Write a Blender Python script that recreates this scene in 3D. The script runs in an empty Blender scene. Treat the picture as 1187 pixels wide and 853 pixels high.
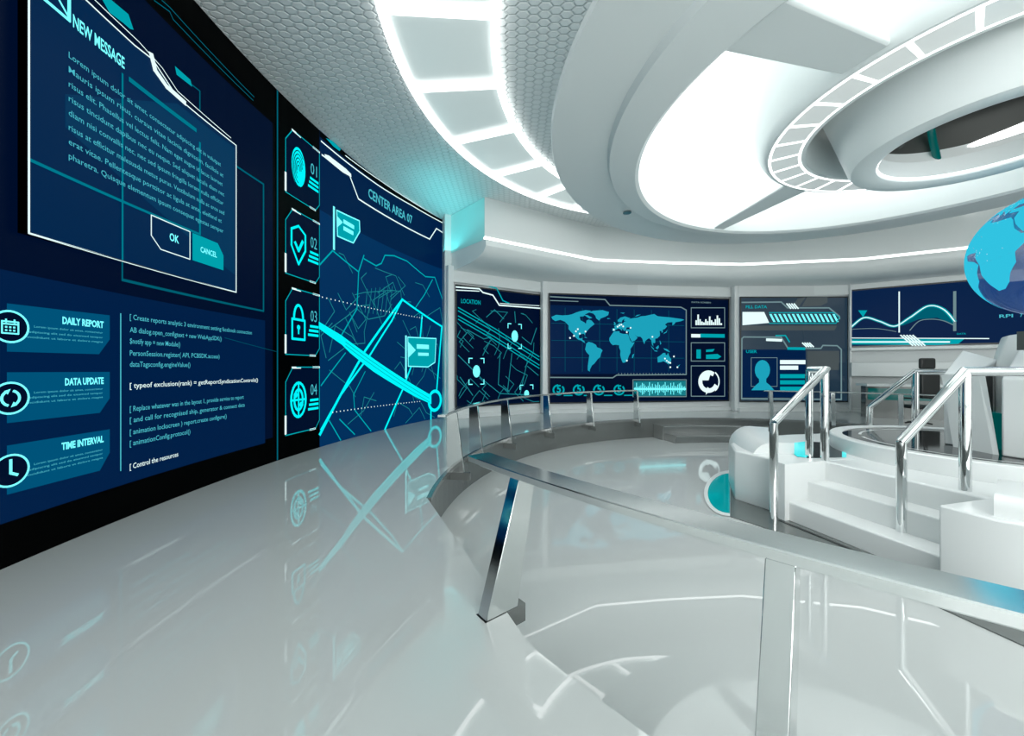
import bpy, bmesh, math, random
from math import sin, cos, pi, atan2, hypot, radians as RAD
from mathutils import Vector
from mathutils.geometry import tessellate_polygon
random.seed(7)
SC = bpy.context.scene
COL = SC.collection
F, H, PX, PY = 440.0, 1.6, 593.5, 426.0

# ------------------------------------------------------------------ materials
def new_mat(name):
    m = bpy.data.materials.new(name); m.use_nodes = True
    return m, m.node_tree, m.node_tree.nodes['Principled BSDF']
def mat(name, col, rough=.4, metal=0., spec=.5, emis=None, es=0., alpha=1., coat=0.):
    m, nt, b = new_mat(name)
    b.inputs['Base Color'].default_value = (*col, 1)
    b.inputs['Roughness'].default_value = rough
    b.inputs['Metallic'].default_value = metal
    b.inputs['Specular IOR Level'].default_value = spec
    b.inputs['Coat Weight'].default_value = coat
    b.inputs['Coat Roughness'].default_value = .03
    b.inputs['Alpha'].default_value = alpha
    if emis:
        b.inputs['Emission Color'].default_value = (*emis, 1)
        b.inputs['Emission Strength'].default_value = es
    # faint procedural variation in roughness so that nothing is perfectly flat
    n = nt.nodes.new('ShaderNodeTexNoise'); n.inputs['Scale'].default_value = 3.
    mr = nt.nodes.new('ShaderNodeMapRange')
    mr.inputs['To Min'].default_value = max(0, rough*.97); mr.inputs['To Max'].default_value = min(1, rough*1.03)
    nt.links.new(n.outputs['Fac'], mr.inputs['Value']); nt.links.new(mr.outputs[0], b.inputs['Roughness'])
    return m
def glow(name, col, s=1.):
    return mat(name, (0, 0, 0), .5, 0, 0., col, s)

M = {}
M['white'] = mat('white_plastic', (.80, .82, .815), .28, 0, .5)
M['white2'] = mat('white_satin', (.74, .765, .76), .45, 0, .4)
M['soffit'] = mat('soffit_white', (.82, .86, .855), .35, 0, .5)
M['cove'] = mat('cove_white', (.80, .83, .82), .3, 0, .5)
M['chrome'] = mat('chrome', (.78, .80, .80), .05, 1.)
M['brush'] = mat('brushed_steel', (.84, .86, .855), .14, 1.)
M['steel'] = mat('post_steel', (.74, .76, .755), .10, 1.)
M['riser'] = mat('riser_grey', (.20, .21, .205), .22, .55)
M['tread'] = mat('tread_steel', (.34, .35, .345), .2, .7)
M['dark'] = mat('dark_grey', (.03, .032, .032), .25, 0, .5)
M['darkmet'] = mat('hub_dark', (.10, .105, .10), .35, .3)
M['blackgloss'] = mat('black_gloss', (.012, .013, .014), .06, 0, .6)
M['reflfl'] = mat('grey_floor_reflection', (.16, .175, .17), .08, .2, .6)  # grey tone of the reflection painted on the floor beside the platform
M['teal'] = mat('teal_glass', (.0, .12, .13), .08, 0, .6, (.0, .38, .40), .55)
M['tealbright'] = mat('teal_bright', (.0, .3, .3), .1, 0, .5, (.05, .75, .78), .8)
M['strip'] = glow('light_strip', (.97, 1., .99), 3.0)
M['sky'] = glow('luminous_ceiling', (.97, 1., .985), 1.6)
M['lightpanel'] = mat('frosted_panel', (.60, .65, .64), .25, 0, .5, (.8, .92, .90), .33)
M['hubpanel'] = mat('hub_frosted_panel', (.62, .65, .64), .25, 0, .5, (.9, .95, .93), .32)
M['tealdark'] = mat('dark_teal_glass', (.0, .05, .045), .1, 0, .6, (.0, .10, .095), .6)
M['black'] = mat('screen_bezel_black', (0, 0, 0), .3, 0, .03)
M['navy'] = mat('screen_navy', (0, 0, 0), .3, 0, .03, (.0, .0040, .022), 1.)
M['navy2'] = mat('screen_blue', (0, 0, 0), .3, 0, .03, (.0, .013, .060), 1.)
M['blue'] = mat('screen_map_blue', (0, 0, 0), .3, 0, .03, (.0, .028, .105), 1.)
M['blue3'] = mat('screen_window_blue', (0, 0, 0), .3, 0, .03, (.0, .019, .072), 1.)
M['tealwin'] = mat('screen_window_teal', (0, 0, 0), .3, 0, .03, (.0, .035, .10), 1.)
M['slate'] = mat('screen_slate', (.01, .012, .015), .15, 0, .4, (.010, .028, .05), 1.)
M['slate2'] = mat('screen_grey', (.01, .012, .015), .15, 0, .4, (.045, .06, .065), 1.)
M['card'] = glow('card_blue', (.0, .085, .19), 1.)
M['cy'] = glow('cyan_line', (.0, .80, .86), 1.15)
M['cyb'] = glow('cyan_bright', (.18, .95, 1.), 1.25)
M['cym'] = glow('cyan_mid', (.0, .36, .42), 1.)
M['cyd'] = glow('cyan_dim', (.0, .11, .16), 1.)
M['cym2'] = glow('cyan_faded', (.0, .19, .26), 1.)
M['cyt'] = glow('teal_map_line', (.01, .20, .24), 1.)
M['land'] = glow('land_cyan', (.012, .36, .50), 1.)
M['wl'] = glow('white_line', (.75, .95, .95), 1.1)
M['gl'] = glow('grey_line', (.16, .26, .28), 1.)
M['cooltxt'] = glow('text_cool', (.07, .50, .60), 1.)

# floor: glossy white epoxy
def floor_mat():
    m, nt, b = new_mat('glossy_white_floor')
    b.inputs['Roughness'].default_value = .004
    b.inputs['IOR'].default_value = 1.72
    tc = nt.nodes.new('ShaderNodeTexCoord')
    n = nt.nodes.new('ShaderNodeTexNoise'); n.inputs['Scale'].default_value = .35
    r = nt.nodes.new('ShaderNodeValToRGB')
    r.color_ramp.elements[0].color = (.54, .56, .552, 1); r.color_ramp.elements[1].color = (.60, .618, .61, 1)
    nt.links.new(tc.outputs['Object'], n.inputs['Vector'])
    nt.links.new(n.outputs['Fac'], r.inputs['Fac']); nt.links.new(r.outputs['Color'], b.inputs['Base Color'])
    return m
M['floor'] = floor_mat()

# hexagonal relief ceiling
def hex_mat():
    m, nt, b = new_mat('hexagonal_ceiling')
    N = nt.nodes.new; L = nt.links.new
    def vm(op, a, b_=None):
        n = N('ShaderNodeVectorMath'); n.operation = op
        for i, v in enumerate((a, b_)):
            if v is None: continue
            if isinstance(v, (tuple, list)): n.inputs[i].default_value = v
            else: L(v, n.inputs[i])
        return n
    def mm(op, a, b_=None):
        n = N('ShaderNodeMath'); n.operation = op
        for i, v in enumerate((a, b_)):
            if v is None: continue
            if isinstance(v, (int, float)): n.inputs[i].default_value = v
            else: L(v, n.inputs[i])
        return n.outputs[0]
    tc = N('ShaderNodeTexCoord')
    rot = N('ShaderNodeMapping'); rot.inputs['Scale'].default_value = (5.8, 8.2, 1); rot.inputs['Rotation'].default_value = (0, 0, RAD(90))
    L(tc.outputs['Object'], rot.inputs['Vector'])
    R = (1., 1.7320508, 1.); Hh = (.5, .8660254, .5)
    p = rot.outputs[0]
    def wrap(v):
        f = vm('DIVIDE', v, R); g = vm('FRACTION', f.outputs[0]); s = vm('MULTIPLY', g.outputs[0], R)
        t = vm('SUBTRACT', s.outputs[0], Hh); return vm('MULTIPLY', t.outputs[0], (1, 1, 0)).outputs[0]
    a = wrap(p); c = wrap(vm('SUBTRACT', p, Hh).outputs[0])
    la = vm('DOT_PRODUCT', a, a).outputs['Value']; lc = vm('DOT_PRODUCT', c, c).outputs['Value']
    less = mm('LESS_THAN', la, lc)
    mx = N('ShaderNodeMix'); mx.data_type = 'VECTOR'
    L(less, mx.inputs['Factor']); L(c, mx.inputs[4]); L(a, mx.inputs[5])
    g = mx.outputs[1]
    ab = vm('ABSOLUTE', g).outputs[0]
    d1 = vm('DOT_PRODUCT', ab, (.5, .8660254, 0)).outputs['Value']
    sp = N('ShaderNodeSeparateXYZ'); L(ab, sp.inputs[0])
    d = mm('MAXIMUM', d1, sp.outputs[0])
    sg = N('ShaderNodeSeparateXYZ'); L(g, sg.inputs[0])
    edge = N('ShaderNodeMapRange'); edge.interpolation_type = 'SMOOTHSTEP'
    edge.inputs['From Min'].default_value = .36; edge.inputs['From Max'].default_value = .5
    L(d, edge.inputs['Value'])
    ramp = mm('ADD', mm('MULTIPLY', sg.outputs[1], .35), mm('MULTIPLY', edge.outputs[0], -.5))
    bump = N('ShaderNodeBump'); bump.inputs['Strength'].default_value = .5; bump.inputs['Distance'].default_value = .08
    L(ramp, bump.inputs['Height']); L(bump.outputs[0], b.inputs['Normal'])
    cm = N('ShaderNodeMix'); cm.data_type = 'RGBA'
    cm.inputs[6].default_value = (.86, .89, .885, 1); cm.inputs[7].default_value = (.70, .74, .735, 1)
    L(edge.outputs[0], cm.inputs['Factor']); L(cm.outputs[2], b.inputs['Base Color'])
    b.inputs['Roughness'].default_value = .45
    return m
M['hex'] = hex_mat()

# globe shell
def shell_mat():
    m, nt, b = new_mat('globe_glass')
    b.inputs['Base Color'].default_value = (.01, .05, .20, 1); b.inputs['Roughness'].default_value = .05; b.inputs['Specular IOR Level'].default_value = .35
    b.inputs['Emission Color'].default_value = (.01, .05, .16, 1); b.inputs['Emission Strength'].default_value = .55
    lw = nt.nodes.new('ShaderNodeLayerWeight'); lw.inputs['Blend'].default_value = .35
    n = nt.nodes.new('ShaderNodeTexNoise'); n.inputs['Scale'].default_value = 2.2
    ad = nt.nodes.new('ShaderNodeMath'); ad.operation = 'MULTIPLY_ADD'; ad.inputs[1].default_value = .45; ad.inputs[2].default_value = .38
    nt.links.new(lw.outputs['Facing'], ad.inputs[0]); nt.links.new(ad.outputs[0], b.inputs['Alpha'])
    r = nt.nodes.new('ShaderNodeValToRGB')
    r.color_ramp.elements[0].color = (.005, .03, .14, 1); r.color_ramp.elements[1].color = (.03, .10, .28, 1)
    nt.links.new(n.outputs['Fac'], r.inputs['Fac']); nt.links.new(r.outputs['Color'], b.inputs['Emission Color'])
    return m
M['shell'] = shell_mat()
M['gland'] = glow('globe_land', (.03, .52, .72), 1.05)

# ------------------------------------------------------------------ object helpers
def link_bm(name, bm, m, parent=None, smooth=False):
    me = bpy.data.meshes.new(name); bm.to_mesh(me); bm.free()
    ms = m if isinstance(m, (list, tuple)) else [m]
    for k in ms: me.materials.append(M[k])
    if smooth:
        for p in me.polygons: p.use_smooth = True
    o = bpy.data.objects.new(name, me); COL.objects.link(o)
    if parent:
        o.parent = parent
        o.location = (0, 0, 0) if parent.parent else -Vector(parent.location)
    return o
def thing(name, label, cat, loc=(0, 0, 0), group=None):
    o = bpy.data.objects.new(name, None); COL.objects.link(o); o.location = loc
    o.empty_display_size = .2
    return tag(o, label, cat, group)
def tag(o, label, cat, group=None):
    o['label'] = label; o['category'] = cat
    if group: o['group'] = group
    return o
def struct(o, label=None):
    o['kind'] = 'structure'
    if label: o['label'] = label; o['category'] = 'trim'
    return o
def smart(o, ang=35):
    me = o.data
    for p in me.polygons: p.use_smooth = True
    try: me.set_sharp_from_angle(angle=RAD(ang))
    except Exception: pass
    return o

def face(bm, vs):
    try: return bm.faces.new(vs)
    except ValueError: return None
def prism(bm, pts, z0, z1, mi=0):
    """extruded plan polygon; z1 may be a function of (x,y)"""
    zt = z1 if callable(z1) else (lambda x, y: z1)
    b = [bm.verts.new((x, y, z0)) for x, y in pts]; t = [bm.verts.new((x, y, zt(x, y))) for x, y in pts]
    n = len(pts)
    for i in range(n): face(bm, [b[i], b[(i+1) % n], t[(i+1) % n], t[i]])
    tess = tessellate_polygon([[Vector((x, y, 0)) for x, y in pts]])
    for a, b_, c in tess: face(bm, [t[a], t[b_], t[c]]); face(bm, [b[c], b[b_], b[a]])
def lathe(bm, c, prof, a0=0., a1=360., n=96, close=False, caps=True):
    """revolve [(r,z)] about vertical axis at c, angles in degrees; close joins profile end to start"""
    full = abs(a1-a0) >= 359.9
    rings = []
    for i in range(n if full else n+1):
        a = RAD(a0+(a1-a0)*i/n)
        rings.append([bm.verts.new((c[0]+r*cos(a), c[1]+r*sin(a), z)) for r, z in prof])
    m = len(prof); cnt = len(rings)
    for i in range(cnt if full else cnt-1):
        A, B = rings[i], rings[(i+1) % cnt]
        for j in range(m if close else m-1):
            face(bm, [A[j], A[(j+1) % m], B[(j+1) % m], B[j]])
    if close and not full and caps:
        face(bm, rings[0]); face(bm, rings[-1][::-1])
def box(bm, c, s, rz=0., taper=None):
    """box centred at c with size s"""
    cx, cy, cz = c; x, y, z = s[0]/2, s[1]/2, s[2]/2
    V = []
    for dz in (-z, z):
        k = 1 if dz < 0 or taper is None else taper
        for dx, dy in ((-x, -y), (x, -y), (x, y), (-x, y)):
            V.append(bm.verts.new((cx+(dx*cos(rz)-dy*sin(rz))*k, cy+(dx*sin(rz)+dy*cos(rz))*k, cz+dz)))
    for q in ((3, 2, 1, 0), (4, 5, 6, 7), (0, 1, 5, 4), (1, 2, 6, 5), (2, 3, 7, 6), (3, 0, 4, 7)):
        face(bm, [V[i] for i in q])
def sweep(bm, pts, prof, closed=False):
    """sweep cross-section prof [(side,up)] along pts (3D) keeping up = world z (for near level paths) """
    n = len(pts); rings = []
    for i, p in enumerate(pts):
        a = Vector(pts[max(i-1, 0)]); b = Vector(pts[min(i+1, n-1)])
        t = (b-a).normalized()
        side = Vector((t.y, -t.x, 0))
        side = side.normalized() if side.length > 1e-4 else Vector((1, 0, 0))
        up = side.cross(t).normalized()
        rings.append([bm.verts.new(Vector(p)+side*s+up*u) for s, u in prof])
    m = len(prof)
    for A, B in zip(rings, rings[1:]):
        for j in range(m): face(bm, [A[j], A[(j+1) % m], B[(j+1) % m], B[j]])
    face(bm, rings[0][::-1]); face(bm, rings[-1])
def tube(bm, pts, r, n=12):
    """round tube through 3D points with mitred bends"""
    P = [Vector(p) for p in pts]; rings = []
    ref = Vector((.137, .29, .95)).normalized()
    for i, p in enumerate(P):
        t0 = (P[i]-P[i-1]).normalized() if i else (P[1]-P[0]).normalized()
        t1 = (P[i+1]-P[i]).normalized() if i < len(P)-1 else t0
        t = (t0+t1).normalized()
        k = 1/max(.4, t.dot(t0))
        if i == 0:
            s = t.cross(ref).normalized()
        else:
            s = (s-t*s.dot(t)).normalized()
        u = t.cross(s)
        bis = (t1-t0); 
        ring = []
        for j in range(n):
            a = 2*pi*j/n; v = s*cos(a)+u*sin(a)
            if bis.length > 1e-3:
                bb = bis.normalized(); v = v+bb*(v.dot(bb)*(k-1))
            ring.append(bm.verts.new(p+v*r))
        rings.append(ring)
    for A, B in zip(rings, rings[1:]):
        for j in range(n): face(bm, [A[j], A[(j+1) % n], B[(j+1) % n], B[j]])
    face(bm, rings[0][::-1]); face(bm, rings[-1])
def bevel(o, w=.02, seg=2, ang=40):
    md = o.modifiers.new('edge_bevel', 'BEVEL'); md.width = w; md.segments = seg; md.limit_method = 'ANGLE'; md.angle_limit = RAD(ang)
    smart(o, 50)
    return o

def plan(x, y, z):
    """point of the photograph seen on the horizontal plane of height z"""
    D = F*(z-H)/(PY-y); return ((x-PX)/F*D, D)
def ray_circle(x, c, R, far=True):
    k = (x-PX)/F
    A = k*k+1; B = -2*(k*c[0]+c[1]); C = c[0]**2+c[1]**2-R*R
    d = max(0., B*B-4*A*C)
    Y = (-B+(d**.5 if far else -d**.5))/(2*A)
    return (k*Y, Y)
def ang_of(p, c): return math.degrees(atan2(p[1]-c[1], p[0]-c[0]))

# ------------------------------------------------------------------ drawing on displays
class Curved:
    def __init__(s, c, R, base=0.): s.c, s.R, s.base = c, R, base
    def P(s, u, v, off=0.):
        t = u/s.R; r = s.R-off-s.base
        return Vector((s.c[0]-r*cos(t), s.c[1]+r*sin(t), v))
    def px(s, x, y):
        X, Y = ray_circle(x, s.c, s.R-s.base)
        t = atan2(Y-s.c[1], s.c[0]-X)
        return (t*s.R, H+(PY-y)/F*Y)
    step = .35
class Flat:
    def __init__(s, a, b, base=0.):
        s.a = Vector(a); d = Vector(b)-s.a; s.L = d.length; s.d = d.normalized(); s.n = Vector((s.d.y, -s.d.x)); s.base = base
    def P(s, u, v, off=0.):
        q = s.a+s.d*u+s.n*(off+s.base); return Vector((q.x, q.y, v))
    def px(s, x, y):
        k = (x-PX)/F; a = s.a+s.n*s.base
        # a.x+d.x*u = k*(a.y+d.y*u)
        u = (k*a.y-a.x)/(s.d.x-k*s.d.y)
        return (u, H+(PY-y)/F*(a.y+s.d.y*u))
    step = 1e9

class Draw:
    def __init__(s, surf, off=.006): s.S, s.off, s.items, s.auto = surf, off, [], True
    def new(s): s.auto = False; s.items.append([]); return s
    def start(s):
        if s.auto or not s.items: s.items.append([])
    def quad(s, pts): s.items[-1].append(pts)
    def tri(s, a, b, c, depth=0):
        if max(abs(a[0]-b[0]), abs(b[0]-c[0]), abs(a[0]-c[0])) > s.S.step*1.5 and depth < 7:
            ab = ((a[0]+b[0])/2, (a[1]+b[1])/2); bc = ((c[0]+b[0])/2, (c[1]+b[1])/2); ca = ((a[0]+c[0])/2, (a[1]+c[1])/2)
            for t in ((a, ab, ca), (ab, b, bc), (ca, bc, c), (ab, bc, ca)): s.tri(*t, depth+1)
            return
        s.quad([s.S.P(*p, s.off) for p in (a, b, c)])
    def poly(s, uv):
        s.start()
        T = tessellate_polygon([[Vector((u, v, 0)) for u, v in uv]])
        for a, b, c in T: s.tri(uv[a], uv[b], uv[c])
        return s
    def ppoly(s, pts): return s.poly([s.S.px(*p) for p in pts])
    def line(s, uv, w, closed=False):
        s.start()
        if closed: uv = list(uv)+[uv[0]]
        for (u0, v0), (u1, v1) in zip(uv, uv[1:]):
            L = hypot(u1-u0, v1-v0)
            if L < 1e-6: continue
            nx, ny = -(v1-v0)/L*w/2, (u1-u0)/L*w/2
            ex, ey = (u1-u0)/L*w*.3, (v1-v0)/L*w*.3
            a0, b0, a1, b1 = u0-ex, v0-ey, u1+ex, v1+ey
            k = max(1, int(abs(u1-u0)/s.S.step)+1) if s.S.step < 1e8 else 1
            prev = None
            for i in range(k+1):
                t = i/k; u = a0+(a1-a0)*t; v = b0+(b1-b0)*t
                cur = (s.S.P(u+nx, v+ny, s.off), s.S.P(u-nx, v-ny, s.off))
                if prev: s.quad([prev[0], prev[1], cur[1], cur[0]])
                prev = cur
        return s
    def pline(s, pts, w, closed=False): return s.line([s.S.px(*p) for p in pts], w, closed)
    def disc(s, c, r, n=20, ry=None): return s.poly([(c[0]+r*cos(2*pi*i/n), c[1]+(ry or r)*sin(2*pi*i/n)) for i in range(n)])
    def ring(s, c, r, w, n=24, a0=0, a1=360, ry=None):
        full = abs(a1-a0) >= 360
        pts = [(c[0]+r*cos(RAD(a0+(a1-a0)*i/n)), c[1]+(ry or r)*sin(RAD(a0+(a1-a0)*i/n))) for i in range(n if full else n+1)]
        return s.line(pts, w, full)
    def rect(s, u0, v0, u1, v1): return s.poly([(u0, v0), (u1, v0), (u1, v1), (u0, v1)])
    def frame(s, u0, v0, u1, v1, w): return s.line([(u0, v0), (u1, v0), (u1, v1), (u0, v1)], w, True)
    def text(s, txt, u0, v0, width, height, bold=0., slope=0.):
        """capital height `height`, stretched to `width`, baseline start (u0,v0)"""
        cu = bpy.data.curves.new('tmp', 'FONT'); cu.body = txt; cu.resolution_u = 2; cu.offset = bold
        o = bpy.data.objects.new('tmp', cu); COL.objects.link(o)
        me = bpy.data.meshes.new_from_object(o)
        if len(me.vertices):
            xs = [v.co.x for v in me.vertices]
            x0, x1 = min(xs), max(xs)
            sx = width/max(1e-6, x1-x0); sy = height/.70
            s.start()
            vs = [s.S.P(u0+(v.co.x-x0)*sx, v0+v.co.y*sy+(v.co.x-x0)*sx*slope, s.off) for v in me.vertices]
            for p in me.polygons: s.quad([vs[i] for i in p.vertices])
        bpy.data.objects.remove(o); bpy.data.meshes.remove(me); bpy.data.curves.remove(cu)
        return s
    def ptext(s, txt, a, b, hpx, bold=0.):
        """text from photo point a to photo point b (baseline), height in pixels at a"""
        A, B = s.S.px(*a), s.S.px(*b); A2 = s.S.px(a[0], a[1]-hpx)
        return s.text(txt, A[0], A[1], B[0]-A[0], A2[1]-A[1], bold)
    def mesh(s, its, name, m, parent):
        bm = bmesh.new()
        for it in its:
            for q in it: face(bm, [bm.verts.new(p) for p in q])
        bmesh.ops.remove_doubles(bm, verts=bm.verts, dist=1e-5)
        return link_bm(name, bm, m, parent)
    def done(s, name, m, parent, kind=None):
        o = s.mesh(s.items, name, m, parent)
        if kind: o['kind'] = kind
        return o
    def each(s, name, m, parent):
        """every item an object of its own; parent may be a list, one per item"""
        return [s.mesh([it], name, m, parent[i] if isinstance(parent, list) else parent) for i, it in enumerate(s.items)]

# ================================================================== SHELL
ZC = 6.42
WC, WR = (11.87, 4.76), 16.05          # left wall circle
PC, PR = (5.99, 5.16), 7.05            # pit, far arc
NC, NR = (8.59, 9.44), 11.16           # pit, near arc
HC = (6.5, 5.3)                        # ceiling hub
SO = (6.07, 5.22); SK = (6.05, 5.50)   # soffit and skylight circles
ZP = -.6                               # pit floor

# pit outline
far_arc = [(PC[0]+PR*cos(RAD(a)), PC[1]+PR*sin(RAD(a))) for a in [184-214*i/100 for i in range(101)]]
near_arc = [(NC[0]+NR*cos(RAD(a)), NC[1]+NR*sin(RAD(a))) for a in [292-71.5*i/60 for i in range(61)]]
pit = far_arc+near_arc
outer = [(-9, -9), (26, -9), (26, 24), (-9, 24)]
bm = bmesh.new()
allp = [Vector((x, y, 0)) for x, y in outer]+[Vector((x, y, 0)) for x, y in pit]
T = tessellate_polygon([[Vector((x, y, 0)) for x, y in outer], [Vector((x, y, 0)) for x, y in pit]])
vs = [bm.verts.new(v) for v in allp]
for t in T: face(bm, [vs[i] for i in t])
bmesh.ops.recalc_face_normals(bm, faces=bm.faces)
f0 = link_bm('floor', bm, 'floor'); struct(f0)
bm = bmesh.new()
face(bm, [bm.verts.new((x, y, ZP)) for x, y in pit])
f1 = link_bm('floor', bm, 'floor'); struct(f1)
# riser of the pit with a thin nosing
bm = bmesh.new()
n = len(pit)
lo = [bm.verts.new((x, y, ZP)) for x, y in pit]; hi = [bm.verts.new((x, y, 0)) for x, y in pit]
for i in range(n): face(bm, [lo[i], lo[(i+1) % n], hi[(i+1) % n], hi[i]])
struct(link_bm('trim_1', bm, 'riser'))
bm = bmesh.new()
def inset_path(path, c, d): return [(c[0]+(x-c[0])*(1-d/hypot(x-c[0], y-c[1])), c[1]+(y-c[1])*(1-d/hypot(x-c[0], y-c[1]))) for x, y in path]
for arc, c in ((far_arc, PC),):
    sweep(bm, [(x, y, -.025) for x, y in inset_path(arc, c, .02)], [(-.03, -.03), (.03, -.03), (.03, .03), (-.03, .03)])
struct(link_bm('trim_2', bm, 'tread'))

# left curved wall
tA = math.asin((-3.5-WC[1])/WR); tB = math.asin((12.38-WC[1])/WR)
bm = bmesh.new()
def wallstrip(bm, R, z0, z1, t0, t1, n=80):
    pr = None
    for i in range(n+1):
        t = t0+(t1-t0)*i/n
        q = [bm.verts.new((WC[0]-R*cos(t), WC[1]+R*sin(t), z)) for z in (z0, z1)]
        if pr: face(bm, [pr[0], q[0], q[1], pr[1]])
        pr = q
wallstrip(bm, WR, 0, ZC, tA, tB)
struct(smart(link_bm('wall_left', bm, 'white2')))

# back wall polygon behind the displays
S1 = ((-1.80, 12.0), (1.01, 13.7)); S2 = ((1.29, 13.40), (8.27, 14.50)); S3 = ((8.45, 14.10), (12.43, 14.05)); S4 = ((12.46, 14.02), (17.5, 10.72))
def outw(p, q, d):
    v = Vector((q[0]-p[0], q[1]-p[1])).normalized(); return Vector((-v.y, v.x))*d
back = [(-2.28, 12.36), (-2.10, 11.86), (-1.84, 12.02), (1.06, 13.76), (1.22, 13.46), (8.32, 14.56), (8.42, 14.14), (12.46, 14.09), (17.6, 10.75), (20.0, 6.5), (20.5, 1.5), (18.5, -4)]
bm = bmesh.new()
def strip(bm, poly, z0, z1):
    a = [bm.verts.new((x, y, z0)) for x, y in poly]; b = [bm.verts.new((x, y, z1)) for x, y in poly]
    for i in range(len(poly)-1): face(bm, [a[i], a[i+1], b[i+1], b[i]])
strip(bm, back, 0, ZC)
struct(link_bm('wall_back', bm, 'white2'))
# base skirting sill under back displays
bm = bmesh.new()
sweep(bm, [(x, y-.07, .06) for x, y in back[2:9]], [(-.06, -.06), (.06, -.06), (.06, .06), (-.06, .06)])
struct(link_bm('baseboard_back', bm, 'white2'))
# pillars between the back displays
bm = bmesh.new()
for (x, y, w, rz) in ((1.14, 13.50, .20, RAD(20)), (8.37, 14.26, .16, RAD(5)), (12.44, 14.0, .07, RAD(-18)), (-1.96, 11.88, .20, RAD(40))):
    box(bm, (x, y, 2.4), (w, .22, 4.8), rz)
struct(bevel(link_bm('trim_3', bm, 'white'), .02))

# ceiling with opening
bm = bmesh.new()
o1 = [(-9, -9), (26, -9), (26, 24), (-9, 24)]
hole = [(SO[0]+4.75*cos(2*pi*i/96), SO[1]+4.75*sin(2*pi*i/96)) for i in range(96)]
allp = [Vector((x, y, ZC)) for x, y in o1+hole]
T = tessellate_polygon([[Vector((x, y, 0)) for x, y in o1], [Vector((x, y, 0)) for x, y in hole]])
vs = [bm.verts.new(v) for v in allp]
for t in T: face(bm, [vs[i] for i in t])
struct(link_bm('ceiling', bm, 'hex'))

# soffit ring below ceiling: outer flat, small step, inner flat, side going up to luminous ceiling
bm = bmesh.new()
ZS = 5.10
n = 128
prof_o = []
rings = []
for i in range(n):
    a = 2*pi*i/n; ca, sa = cos(a), sin(a)
    P = lambda c, r, z: bm.verts.new((c[0]+r*ca, c[1]+r*sa, z))
    rings.append([P(SO, 4.70, ZC+.3), P(SO, 4.78, ZS+.35), P(SO, 5.46, ZS+.12), P(SO, 5.51, ZS+.06), P(SO, 5.49, ZS), P(SO, 4.62, ZS), P(SO, 4.58, ZS-.09), P(SK, 4.06, ZS-.12), P(SK, 4.0, ZS-.08), P(SK, 4.02, ZS+.25), P(SK, 4.28, ZS+.9), P(SK, 4.3, 7.5)])
for i in range(n):
    A, B = rings[i], rings[(i+1) % n]
    for j in range(len(A)-1): face(bm, [A[j], B[j], B[j+1], A[j+1]])
struct(smart(link_bm('trim_4', bm, 'soffit'), 30))
# luminous ceiling above opening
bm = bmesh.new()
lathe(bm, HC, [(5.2, 7.45), (.01, 7.45)], n=64)
lum = link_bm('trim_5', bm, 'sky'); struct(lum)

# radial beams
bm = bmesh.new()
for ang in (108.6, 199.7, 289, 19.5):
    a = RAD(ang); d = Vector((cos(a), sin(a))); s = Vector((-d.y, d.x))
    w0, w1 = (.32, .14) if ang == 108.6 else (.24, .33)
    L0, L1 = (2.47, 4.42) if ang == 108.6 else (2.5, 4.5)
    pts = [(HC[0]+d.x*L0+s.x*w0, HC[1]+d.y*L0+s.y*w0), (HC[0]+d.x*L1+s.x*w1, HC[1]+d.y*L1+s.y*w1), (HC[0]+d.x*L1-s.x*w1, HC[1]+d.y*L1-s.y*w1), (HC[0]+d.x*L0-s.x*w0, HC[1]+d.y*L0-s.y*w0)]
    zz_ = (5.205, 5.03, 5.03, 5.205)
    lo_ = [bm.verts.new((x, y, z)) for (x, y), z in zip(pts, zz_)]; hi_ = [bm.verts.new((x, y, 5.6)) for x, y in pts]
    face(bm, lo_); face(bm, hi_[::-1])
    for q in range(4): face(bm, [lo_[q], lo_[(q+1) % 4], hi_[(q+1) % 4], hi_[q]])
bmesh.ops.recalc_face_normals(bm, faces=bm.faces)
struct(bevel(link_bm('trim_6', bm, 'soffit'), .03))

# fascia / bulkhead with light line and rounded beam
FR = [(-.77, 10.70), (2.83, 12.90), (5.5, 13.25), (8.15, 13.45), (11.8, 12.80), (13.9, 11.60), (17.2, 8.6), (18.6, 3), (17.5, -3)]
BK = [(-2.2, 12.30), (1.1, 13.72), (4.8, 14.2), (8.4, 14.45), (12.45, 14.10), (15.1, 12.5), (19.4, 9), (21, 2), (20, -4)]
def loft(bm, prof, mi=None, close_cap=True):
    rings = []
    for f, b in zip(FR, BK):
        f = Vector(f); b = Vector(b)
        # prof: (t from front 0 to back 1 in metres-ish fraction, z)
        rings.append([bm.verts.new((f.x+(b.x-f.x)*t, f.y+(b.y-f.y)*t, z)) for t, z in prof])
    for A, B in zip(rings, rings[1:]):
        for j in range(len(prof)-1): face(bm, [A[j], B[j], B[j+1], A[j+1]])
    if close_cap: face(bm, rings[0])
bm = bmesh.new()
loft(bm, [(1., ZC), (.0, ZC), (.0, 5.32), (.03, 5.30), (.03, 5.24), (-.02, 5.22), (-.03, 5.05), (.02, 4.90), (.14, 4.78), (.34, 4.70), (.62, 4.66), (1., 4.66)])
bmesh.ops.recalc_face_normals(bm, faces=bm.faces)
struct(smart(link_bm('trim_7', bm, 'cove'), 30))
bm = bmesh.new()
loft(bm, [(.015, 5.305), (-.006, 5.30), (-.006, 5.245), (.015, 5.24)])
bmesh.ops.recalc_face_normals(bm, faces=bm.faces)
tag(link_bm('light_strip', bm, 'strip'), 'thin white light line running along the fascia above the back displays', 'light')
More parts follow.
